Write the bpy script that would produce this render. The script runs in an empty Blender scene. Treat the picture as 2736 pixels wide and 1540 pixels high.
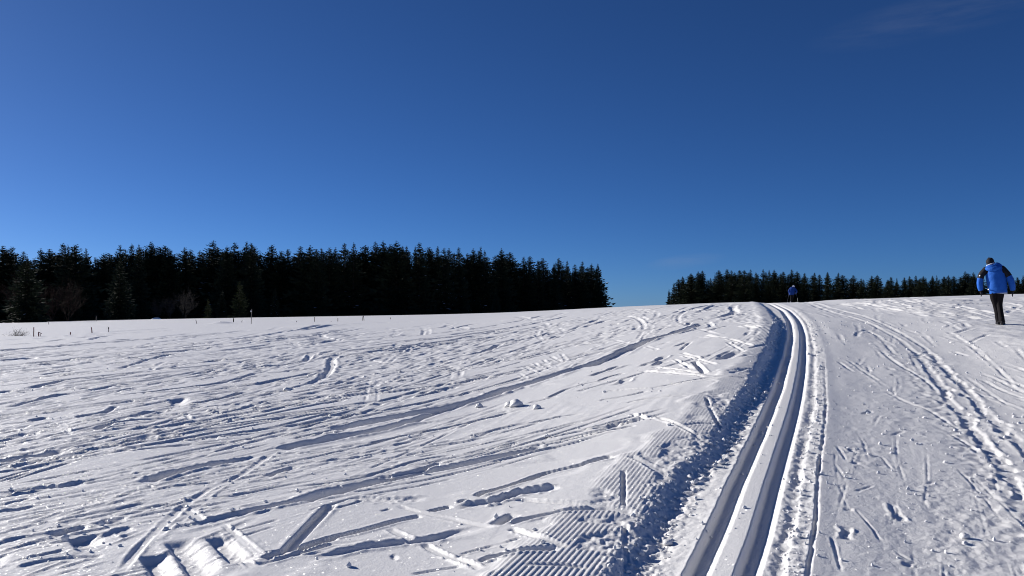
import bpy, math, random
import numpy as np

# ------------------------------------------------------------------ camera, sky, sun, exposure
SC = bpy.context.scene
COL = SC.collection
EYE = 1.6
cam_d = bpy.data.cameras.new('camera')
cam = bpy.data.objects.new('camera', cam_d)
COL.objects.link(cam)
cam.location = (0, 0, EYE)
cam.rotation_euler = (math.radians(90) + 0.027934, 0, 0)
cam_d.sensor_width = 36
cam_d.lens = 18 / math.tan(math.radians(32.5))
cam_d.clip_start = 0.1
cam_d.clip_end = 20000
SC.camera = cam

SUN_EL = math.radians(19)
SUN_AZ = math.radians(-56)          # measured from +Y (view direction) towards +X
world = bpy.data.worlds.new('World')
SC.world = world
world.use_nodes = True
nt = world.node_tree
for n in list(nt.nodes): nt.nodes.remove(n)
w_out = nt.nodes.new('ShaderNodeOutputWorld')
w_bg = nt.nodes.new('ShaderNodeBackground')
sky = nt.nodes.new('ShaderNodeTexSky')
sky.sky_type = 'NISHITA'
sky.sun_disc = False
sky.sun_elevation = SUN_EL
sky.sun_rotation = SUN_AZ
sky.altitude = 500
sky.air_density = 0.55
sky.dust_density = 0.25
sky.ozone_density = 10.0
w_bg.inputs['Strength'].default_value = 0.0604
# two faint wisps of cirrus, placed by direction in the sky
tcw = nt.nodes.new('ShaderNodeTexCoord')
def wisp(az, el, wa, we, seed, amount):
    c = nt.nodes.new('ShaderNodeVectorRotate'); c.rotation_type = 'Z_AXIS'; c.inputs['Angle'].default_value = az
    nt.links.new(tcw.outputs['Generated'], c.inputs['Vector'])
    s_ = nt.nodes.new('ShaderNodeSeparateXYZ'); nt.links.new(c.outputs[0], s_.inputs[0])
    def mth(op, a, b):
        m = nt.nodes.new('ShaderNodeMath'); m.operation = op
        for i_, v in enumerate((a, b)):
            if isinstance(v, (int, float)): m.inputs[i_].default_value = v
            else: nt.links.new(v, m.inputs[i_])
        return m.outputs[0]
    u = mth('DIVIDE', s_.outputs['X'], wa)
    v = mth('DIVIDE', mth('SUBTRACT', mth('SUBTRACT', s_.outputs['Z'], math.sin(el)), mth('MULTIPLY', s_.outputs['X'], .10)), we)
    r2 = mth('ADD', mth('MULTIPLY', u, u), mth('MULTIPLY', v, v))
    fall = mth('MAXIMUM', mth('SUBTRACT', 1.0, r2), 0.0)
    front = mth('GREATER_THAN', s_.outputs['Y'], 0.0)
    cb = nt.nodes.new('ShaderNodeCombineXYZ'); nt.links.new(mth('MULTIPLY', s_.outputs['X'], 9), cb.inputs[0]); nt.links.new(mth('MULTIPLY', s_.outputs['Z'], 55), cb.inputs[1]); cb.inputs[2].default_value = seed
    nz = nt.nodes.new('ShaderNodeTexNoise'); nz.inputs['Scale'].default_value = 1.0; nz.inputs['Detail'].default_value = 5; nz.inputs['Roughness'].default_value = .6
    nt.links.new(cb.outputs[0], nz.inputs['Vector'])
    n_ = mth('MAXIMUM', mth('SUBTRACT', nz.outputs['Fac'], .38), 0.0)
    return mth('MULTIPLY', mth('MULTIPLY', fall, front), mth('MULTIPLY', n_, amount))
wsum = nt.nodes.new('ShaderNodeMath'); wsum.operation = 'ADD'
nt.links.new(wisp(math.radians(29.5), math.radians(18.3), .16, .025, 3.0, .28), wsum.inputs[0])
nt.links.new(wisp(math.radians(12.2), math.radians(3.4), .05, .010, 8.0, .45), wsum.inputs[1])
w_mix = nt.nodes.new('ShaderNodeMix'); w_mix.data_type = 'RGBA'
nt.links.new(wsum.outputs[0], w_mix.inputs['Factor'])
nt.links.new(sky.outputs[0], w_mix.inputs['A'])
w_mix.inputs['B'].default_value = (4.0, 4.6, 5.6, 1)
nt.links.new(w_mix.outputs['Result'], w_bg.inputs['Color'])
nt.links.new(w_bg.outputs[0], w_out.inputs['Surface'])

sun_d = bpy.data.lights.new('sun', 'SUN')
sun_d.energy = 4.6
sun_d.angle = math.radians(0.5)
sun_d.color = (1.0, 0.95, 0.88)
sun = bpy.data.objects.new('sun', sun_d)
COL.objects.link(sun)
sun.rotation_euler = (math.radians(90) - SUN_EL, 0, -SUN_AZ + math.pi)   # tuned so light comes from azimuth SUN_AZ

vs = SC.view_settings
vs.view_transform = 'Standard'
vs.look = 'None'
vs.gamma = 1
vs.use_curve_mapping = False
vs.exposure = 0.35
SC.cycles.use_denoising = True
SC.cycles.denoising_prefilter = 'ACCURATE'
SC.cycles.denoising_input_passes = 'RGB_ALBEDO_NORMAL'
SC.cycles.filter_width = 1.0
SC.cycles.max_bounces = 6
SC.cycles.diffuse_bounces = 1

rng = np.random.default_rng(7)
random.seed(7)

# ------------------------------------------------------------------ helpers
def link(o, parent=None):
    COL.objects.link(o)
    if parent is not None: o.parent = parent
    return o

def mesh_obj(name, verts, faces, mats, parent=None, smooth=False, midx=None, ns=None):
    me = bpy.data.meshes.new(name)
    me.from_pydata([tuple(v) for v in verts], [], [tuple(f) for f in faces])
    for m in (mats if isinstance(mats, (list, tuple)) else [mats]): me.materials.append(m)
    if smooth: me.polygons.foreach_set('use_smooth', np.ones(len(me.polygons), bool))
    if midx is not None: me.polygons.foreach_set('material_index', np.array(midx, np.int32))
    me.update()
    return link(bpy.data.objects.new(name, me), parent)

def empty(name, loc, rz=0.0):
    o = bpy.data.objects.new(name, None)
    o.empty_display_size = 0.2
    o.location = loc
    o.rotation_euler = (0, 0, rz)
    return link(o)

def tag(o, label=None, cat=None, group=None, kind=None):
    if label: o['label'] = label
    if cat: o['category'] = cat
    if group: o['group'] = group
    if kind: o['kind'] = kind
    return o

def material(name, color, rough=0.7, spec=0.3, noise=None, bump=None):
    """noise = (scale, second colour, low, high); bump = (scale, strength, distance)"""
    m = bpy.data.materials.new(name)
    m.use_nodes = True
    t = m.node_tree
    b = t.nodes['Principled BSDF']
    b.inputs['Base Color'].default_value = (*color, 1)
    b.inputs['Roughness'].default_value = rough
    b.inputs['Specular IOR Level'].default_value = spec
    tc = t.nodes.new('ShaderNodeTexCoord')
    if noise:
        n = t.nodes.new('ShaderNodeTexNoise'); n.inputs['Scale'].default_value = noise[0]; n.inputs['Detail'].default_value = 4
        r = t.nodes.new('ShaderNodeValToRGB')
        r.color_ramp.elements[0].position = noise[2]; r.color_ramp.elements[0].color = (*color, 1)
        r.color_ramp.elements[1].position = noise[3]; r.color_ramp.elements[1].color = (*noise[1], 1)
        t.links.new(tc.outputs['Object'], n.inputs['Vector'])
        t.links.new(n.outputs['Fac'], r.inputs[0]); t.links.new(r.outputs[0], b.inputs['Base Color'])
    if bump:
        n2 = t.nodes.new('ShaderNodeTexNoise'); n2.inputs['Scale'].default_value = bump[0]; n2.inputs['Detail'].default_value = 3
        bp = t.nodes.new('ShaderNodeBump'); bp.inputs['Strength'].default_value = bump[1]; bp.inputs['Distance'].default_value = bump[2]
        t.links.new(tc.outputs['Object'], n2.inputs['Vector'])
        t.links.new(n2.outputs['Fac'], bp.inputs['Height']); t.links.new(bp.outputs[0], b.inputs['Normal'])
    return m

# snow: white ice grains with a fine sugary relief and a few facets that catch the sun
def snow_material():
    m = bpy.data.materials.new('snow')
    m.use_nodes = True
    t = m.node_tree; N = t.nodes; Lk = t.links
    b = N['Principled BSDF']
    b.inputs['Base Color'].default_value = (0.88, 0.872, 0.86, 1)
    b.inputs['Roughness'].default_value = 0.55
    b.inputs['Specular IOR Level'].default_value = 0.35
    tc = N.new('ShaderNodeTexCoord')
    n1 = N.new('ShaderNodeTexNoise'); n1.inputs['Scale'].default_value = 75; n1.inputs['Detail'].default_value = 3; n1.inputs['Roughness'].default_value = 0.65
    n2 = N.new('ShaderNodeTexNoise'); n2.inputs['Scale'].default_value = 16; n2.inputs['Detail'].default_value = 3
    b1 = N.new('ShaderNodeBump'); b1.inputs['Strength'].default_value = 0.38; b1.inputs['Distance'].default_value = 0.006
    b2 = N.new('ShaderNodeBump'); b2.inputs['Strength'].default_value = 0.35; b2.inputs['Distance'].default_value = 0.010
    Lk.new(tc.outputs['Object'], n1.inputs['Vector']); Lk.new(tc.outputs['Object'], n2.inputs['Vector'])
    Lk.new(n2.outputs['Fac'], b2.inputs['Height'])
    Lk.new(n1.outputs['Fac'], b1.inputs['Height']); Lk.new(b2.outputs[0], b1.inputs['Normal'])
    # the skated trail is coarser: ground-up grains
    at_ = N.new('ShaderNodeAttribute'); at_.attribute_name = 'worn'
    n3 = N.new('ShaderNodeTexNoise'); n3.inputs['Scale'].default_value = 42; n3.inputs['Detail'].default_value = 4; n3.inputs['Roughness'].default_value = 0.7
    b3 = N.new('ShaderNodeBump'); b3.inputs['Distance'].default_value = 0.022
    Lk.new(tc.outputs['Object'], n3.inputs['Vector']); Lk.new(n3.outputs['Fac'], b3.inputs['Height'])
    Lk.new(at_.outputs['Fac'], b3.inputs['Strength']); Lk.new(b1.outputs[0], b3.inputs['Normal'])
    Lk.new(b3.outputs[0], b.inputs['Normal'])
    # glittering crystal facets: voronoi cells with their own tilt, a few per cent of them mirror-like
    vo = N.new('ShaderNodeTexVoronoi'); vo.inputs['Scale'].default_value = 120
    Lk.new(tc.outputs['Object'], vo.inputs['Vector'])
    sub = N.new('ShaderNodeVectorMath'); sub.operation = 'SUBTRACT'; sub.inputs[1].default_value = (0.5, 0.5, 0.5)
    Lk.new(vo.outputs['Color'], sub.inputs[0])
    scl = N.new('ShaderNodeVectorMath'); scl.operation = 'SCALE'; scl.inputs['Scale'].default_value = 1.5
    Lk.new(sub.outputs[0], scl.inputs[0])
    geo = N.new('ShaderNodeNewGeometry')
    add = N.new('ShaderNodeVectorMath'); add.operation = 'ADD'
    Lk.new(geo.outputs['Normal'], add.inputs[0]); Lk.new(scl.outputs[0], add.inputs[1])
    nrm = N.new('ShaderNodeVectorMath'); nrm.operation = 'NORMALIZE'
    Lk.new(add.outputs[0], nrm.inputs[0])
    gl = N.new('ShaderNodeBsdfGlossy'); gl.inputs['Roughness'].default_value = 0.26; gl.inputs['Color'].default_value = (0.9, 0.9, 0.9, 1)
    Lk.new(nrm.outputs[0], gl.inputs['Normal'])
    mix = N.new('ShaderNodeMixShader')
    mix.inputs['Fac'].default_value = 0.028
    Lk.new(b.outputs[0], mix.inputs[1]); Lk.new(gl.outputs[0], mix.inputs[2])
    Lk.new(mix.outputs[0], N['Material Output'].inputs['Surface'])
    return m

M = {}
M['snow'] = snow_material()
M['branch_snow'] = material('branch_snow', (0.8, 0.81, 0.84), 0.7)
M['needles'] = material('spruce_needles', (0.016, 0.024, 0.014), 0.75, 0.15, noise=(0.9, (0.034, 0.044, 0.020), 0.35, 0.7))
M['needles_light'] = material('spruce_needles_light', (0.035, 0.044, 0.016), 0.75, 0.15, noise=(0.9, (0.07, 0.075, 0.025), 0.35, 0.7))
M['bark'] = material('bark', (0.05, 0.04, 0.033), 0.9, 0.1, noise=(6, (0.09, 0.075, 0.06), 0.35, 0.7))
M['twig_red'] = material('twig_red', (0.030, 0.017, 0.013), 0.9, 0.1, noise=(3, (0.05, 0.03, 0.022), 0.35, 0.7))
M['twig_grey'] = material('twig_grey', (0.14, 0.12, 0.10), 0.9, 0.1, noise=(3, (0.22, 0.19, 0.16), 0.35, 0.7))
M['twig_dark'] = material('twig_dark', (0.035, 0.03, 0.027), 0.9, 0.1, noise=(3, (0.06, 0.052, 0.046), 0.35, 0.7))
M['wood_red'] = material('weathered_red_wood', (0.20, 0.085, 0.075), 0.85, 0.15, noise=(9, (0.30, 0.16, 0.14), 0.3, 0.7), bump=(40, 0.4, 0.01))
M['wood_grey'] = material('weathered_grey_wood', (0.17, 0.14, 0.12), 0.85, 0.15, noise=(9, (0.28, 0.24, 0.20), 0.3, 0.7), bump=(40, 0.4, 0.01))
M['wood_black'] = material('dark_post_wood', (0.02, 0.019, 0.02), 0.8, 0.2, noise=(9, (0.045, 0.04, 0.04), 0.3, 0.7))
M['plate_white'] = material('white_plate', (0.6, 0.6, 0.58), 0.6)

# ------------------------------------------------------------------ terrain: broad shape
AZ = np.array([-0.68838, -0.56685, -0.48338, -0.41549, -0.28307, -0.09282, 0.00559, 0.11908, 0.18908, 0.27115, 0.3385, 0.42352, 0.50288, 0.56731, 0.6789])
EL = np.array([-0.01365, -0.01334, -0.01112, -0.00979, -0.00804, -0.0051, -0.00233, 0.00393, 0.00686, 0.01009, 0.0112, 0.01316, 0.01591, 0.01728, 0.01993])
RAZ = np.array([-0.68862, -0.56706, -0.30148, -0.12412, 0.00559, 0.11907, 0.22072, 0.33839, 0.44785, 0.56706, 0.70613])
RR = np.array([200.0, 200.0, 190.0, 165.0, 115.0, 78.0, 56.0, 49.0, 58.0, 74.0, 80.0])

def _smooth(p, xs, ys):
    return sum(np.interp(p + d, xs, ys) for d in np.radians([-3, -1.5, 0, 1.5, 3])) / 5

def z_broad(x, y):
    """a gentle slope that rises to a rounded crest and dips a little behind it"""
    r = np.hypot(x, y) + 1e-9
    p = np.arctan2(x, y)
    e = _smooth(p, AZ, EL)
    rc = _smooth(p, RAZ, RR)
    f = np.where(r < rc, e * r - EYE * (1 - r / rc) ** 2, e * r - .01 * r * (1 - rc / r) ** 2)
    return EYE + f

# ------------------------------------------------------------------ numpy noise
_TAB = rng.random((64, 256, 256)).astype(np.float32)[:24]
def vnoise(x, y, seed=0):
    """smooth value noise in -1..1"""
    tab = _TAB[seed % 24]
    xi = np.floor(x); yi = np.floor(y)
    fx = (x - xi).astype(np.float32); fy = (y - yi).astype(np.float32)
    ix = xi.astype(np.int64) & 255; iy = yi.astype(np.int64) & 255
    jx = (ix + 1) & 255; jy = (iy + 1) & 255
    fx = fx * fx * (3 - 2 * fx); fy = fy * fy * (3 - 2 * fy)
    a = tab[ix, iy]; b = tab[jx, iy]; c = tab[ix, jy]; d = tab[jx, jy]
    return ((a + (b - a) * fx) * (1 - fy) + (c + (d - c) * fx) * fy) * 2 - 1

def sstep(a, b, x):
    t = np.clip((x - a) / (b - a), 0, 1)
    return t * t * (3 - 2 * t)

# ------------------------------------------------------------------ terrain grid (polar, finer near the path)
PD = 40.0
DPH = 0.083
NC = int(round(2 * PD / DPH)) + 1
phi = np.radians(-PD + DPH * np.arange(NC))
R0, R1, PW, NR = 3.1, 260.0, 1.38, 1060
_q = 1 - PW
CC = (R0 ** _q - R1 ** _q) / (-_q) / (NR - 1)
rad = (R0 ** _q + _q * CC * np.arange(NR)) ** (1 / _q)
def row_of(r): return (np.asarray(r) ** _q - R0 ** _q) / (_q * CC)
DR = (CC * rad ** PW)[:, None].astype(np.float32) * np.ones((1, NC), np.float32)
GX = (rad[:, None] * np.sin(phi)[None, :]).astype(np.float32)
GY = (rad[:, None] * np.cos(phi)[None, :]).astype(np.float32)
GR = np.broadcast_to(rad[:, None].astype(np.float32), GX.shape)
Hh = np.zeros(GX.shape, np.float32)          # small relief, metres

def catmull(P, n_per=None, step=None):
    P = np.asarray(P, float)
    if len(P) == 2: Q = P
    out = []
    Pe = np.vstack([2 * P[0] - P[1], P, 2 * P[-1] - P[-2]])
    for i in range(1, len(Pe) - 2):
        a, b, c, d = Pe[i - 1], Pe[i], Pe[i + 1], Pe[i + 2]
        L = np.hypot(*(c - b)[:2]); rr = np.hypot(*((b + c) / 2)[:2])
        n = max(2, int(L / max(0.03, 0.02 * rr)) + 1)
        t = np.linspace(0, 1, n, endpoint=False)[:, None]
        # centripetal-ish tension to stop overshoot
        m1 = (c - a) * 0.5; m2 = (d - b) * 0.5
        lm = np.hypot(*(c - b)[:2])
        for mm in (m1, m2):
            l = np.hypot(*mm[:2])
            if l > lm: mm *= lm / l
        out.append((2 * t ** 3 - 3 * t ** 2 + 1) * b + (t ** 3 - 2 * t ** 2 + t) * m1 + (-2 * t ** 3 + 3 * t ** 2) * c + (t ** 3 - t ** 2) * m2)
    out.append(P[-1:])
    return np.vstack(out)

def field(P, reach):
    """signed offset (right of travel = +), arc length and distance of the grid to a polyline; only a sub-block"""
    P = np.asarray(P, float)
    pr = np.hypot(P[:, 0], P[:, 1]); pp = np.arctan2(P[:, 0], P[:, 1])
    k = (pr > R0 * .7) & (np.abs(pp) < math.radians(PD + 6)) & (pr < R1)
    if k.sum() < 2: return None
    rc = np.broadcast_to(np.asarray(reach, float), pr.shape)
    lo_r = np.clip(pr - rc, R0, R1); hi_r = np.clip(pr + rc, R0, R1)
    da = np.degrees(np.arctan2(rc, np.maximum(pr, .5)))
    i0 = np.clip(np.floor(row_of(lo_r)).astype(int) - 1, 0, NR - 1); i1 = np.clip(np.ceil(row_of(hi_r)).astype(int) + 2, 1, NR)
    pj = (np.degrees(pp) + PD) / DPH
    j0 = np.clip(np.floor(pj - da / DPH).astype(int) - 1, 0, NC - 1); j1 = np.clip(np.ceil(pj + da / DPH).astype(int) + 2, 1, NC)
    I0, I1, J0, J1 = i0[k].min(), i1[k].max(), j0[k].min(), j1[k].max()
    if I1 - I0 < 2 or J1 - J0 < 2: return None
    D2 = np.full((I1 - I0, J1 - J0), 1e9, np.float32)
    SG = np.zeros_like(D2); AR = np.zeros_like(D2)
    s = 0.0
    for n in range(len(P) - 1):
        a, b = P[n, :2], P[n + 1, :2]
        u = b - a; L2 = float(u @ u)
        if L2 < 1e-10: continue
        L = math.sqrt(L2)
        ia, ib = min(i0[n], i0[n + 1]), max(i1[n], i1[n + 1]); ja, jb = min(j0[n], j0[n + 1]), max(j1[n], j1[n + 1])
        if ib - ia < 1 or jb - ja < 1 or not (k[n] and k[n + 1]):
            s += L; continue
        x = GX[ia:ib, ja:jb] - np.float32(a[0]); y = GY[ia:ib, ja:jb] - np.float32(a[1])
        t = np.clip((x * np.float32(u[0]) + y * np.float32(u[1])) / np.float32(L2), 0, 1)
        dx = x - t * np.float32(u[0]); dy = y - t * np.float32(u[1])
        d2 = dx * dx + dy * dy
        sl = (slice(ia - I0, ib - I0), slice(ja - J0, jb - J0))
        m = d2 < D2[sl]
        D2[sl][m] = d2[m]
        AR[sl][m] = (s + t * np.float32(L))[m]
        SG[sl][m] = np.sign(np.float32(u[1]) * dx - np.float32(u[0]) * dy)[m]
        s += L
    return (slice(I0, I1), slice(J0, J1)), np.sqrt(D2), SG, AR, s

def carve(P, w, d, rim=0.0, rag=0.15, lump=0.0, taper=0.15, side=0.0, smoothed=True, brk=0.0, seed=0, crisp=False, gentle=False):
    """press a track of half width w and depth d into the snow along P; rim = height of the pushed-up edges"""
    C = catmull(P) if smoothed else np.asarray(P, float)
    cr = np.hypot(C[:, 0], C[:, 1])
    tg = np.gradient(C[:, :2], axis=0); tg /= np.hypot(tg[:, 0], tg[:, 1])[:, None] + 1e-9
    need = 0.45 + 0.75 * float(np.mean(np.sqrt(np.maximum(0, 1 - np.clip(np.abs((tg * C[:, :2]).sum(1)) / (cr + 1e-9), 0, 1) ** 2))))
    wr = np.maximum(w, need * CC * cr ** PW)
    F = field(C, 3.2 * wr)
    if F is None: return
    sl, D, SG, AR, Ltot = F
    x = GX[sl]; y = GY[sl]
    wl = np.maximum(w, need * DR[sl])
    use = D < 3.1 * wl
    if not use.any(): return
    D, SG, AR, x, y, wl = D[use], SG[use], AR[use], x[use], y[use], wl[use]
    S = D * SG
    gain = np.minimum((wl / w) ** 0.7, 3.0)
    dr = DR[sl][use]
    la = np.maximum(wl * 2.2, 2.0 * dr); lb = np.maximum(np.minimum(wl * .8, .035), 1.5 * dr)
    S = S + rag * wl * (vnoise(x / la, y / la, seed) + 0.45 * vnoise(x / lb, y / lb, seed + 3))
    ww = wl * (1 + 0.15 * vnoise(AR / (w * 14) + seed * 7.3, AR * 0 + seed, seed + 1))
    tl = max(taper * Ltot, 0.05)
    end = sstep(0, tl, AR) * sstep(0, tl, Ltot - AR)
    dep = d * gain * (0.75 + 0.35 * vnoise(AR / (w * 9) + 5.1 * seed, AR * 0 + 3.3, seed + 2)) * end
    if brk > 0:
        dep = dep * sstep(-brk, 0.25 - brk * .6, vnoise(AR / (w * 22) + 2.7 * seed, AR * 0 + 9.1, seed + 4) + .25)
    a = np.abs(S) / ww
    if gentle: a = np.where(S < 0, .62 + a * .30, a)
    m = sstep(1.12, 0.86, a) if crisp else sstep(1.30, 0.62, a)
    h = Hh[sl][use]
    flo = -dep
    if lump > 0:
        flo = flo + lump * dep * np.maximum(0, vnoise(x / lb, y / lb, seed + 5) + .25 * vnoise(x / (lb * .4), y / (lb * .4), seed + 6)) * 1.3
    he = h * (1 - m * end) + flo * m
    if rim > 0:
        rn = np.clip(0.55 + 0.7 * vnoise(AR / (w * 8), S / (wl * 1.2) + 3.7 * seed, seed + 7) + (.25 + .9 * lump) * vnoise(x / lb, y / lb, seed + 8), 0, 1.3)
        sd = np.where(S * side >= 0, 1.0, 0.35) if side else 1.0
        he = he + rim * gain * end * rn * sd * np.exp(-((a - 1.65) / 0.42) ** 2)
    Hh[sl][use] = he

# ------------------------------------------------------------------ base relief
def band(lam, amp, seed, ang=None, stretch=1.0, mask=None, ridged=False):
    """noise of wavelength lam, faded out where the grid cannot carry it"""
    global Hh
    if ang is None: u, v = GX / lam, GY / lam
    else:
        c, s = math.cos(ang), math.sin(ang)          # ang: direction of the streaks, from +Y towards +X
        u = (GX * c - GY * s) / lam; v = (GX * s + GY * c) / (lam * stretch)
    nz = vnoise(u, v, seed)
    if ridged: nz = 1 - 2 * np.abs(nz)
    f = np.clip((lam / DR - 0.9) / 1.5, 0, 1) if ang is None else np.clip((lam / DR - 0.45) / 0.8, 0, 1)
    k = amp * f * nz
    if mask is not None: k = k * mask
    Hh += k.astype(np.float32)

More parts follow.
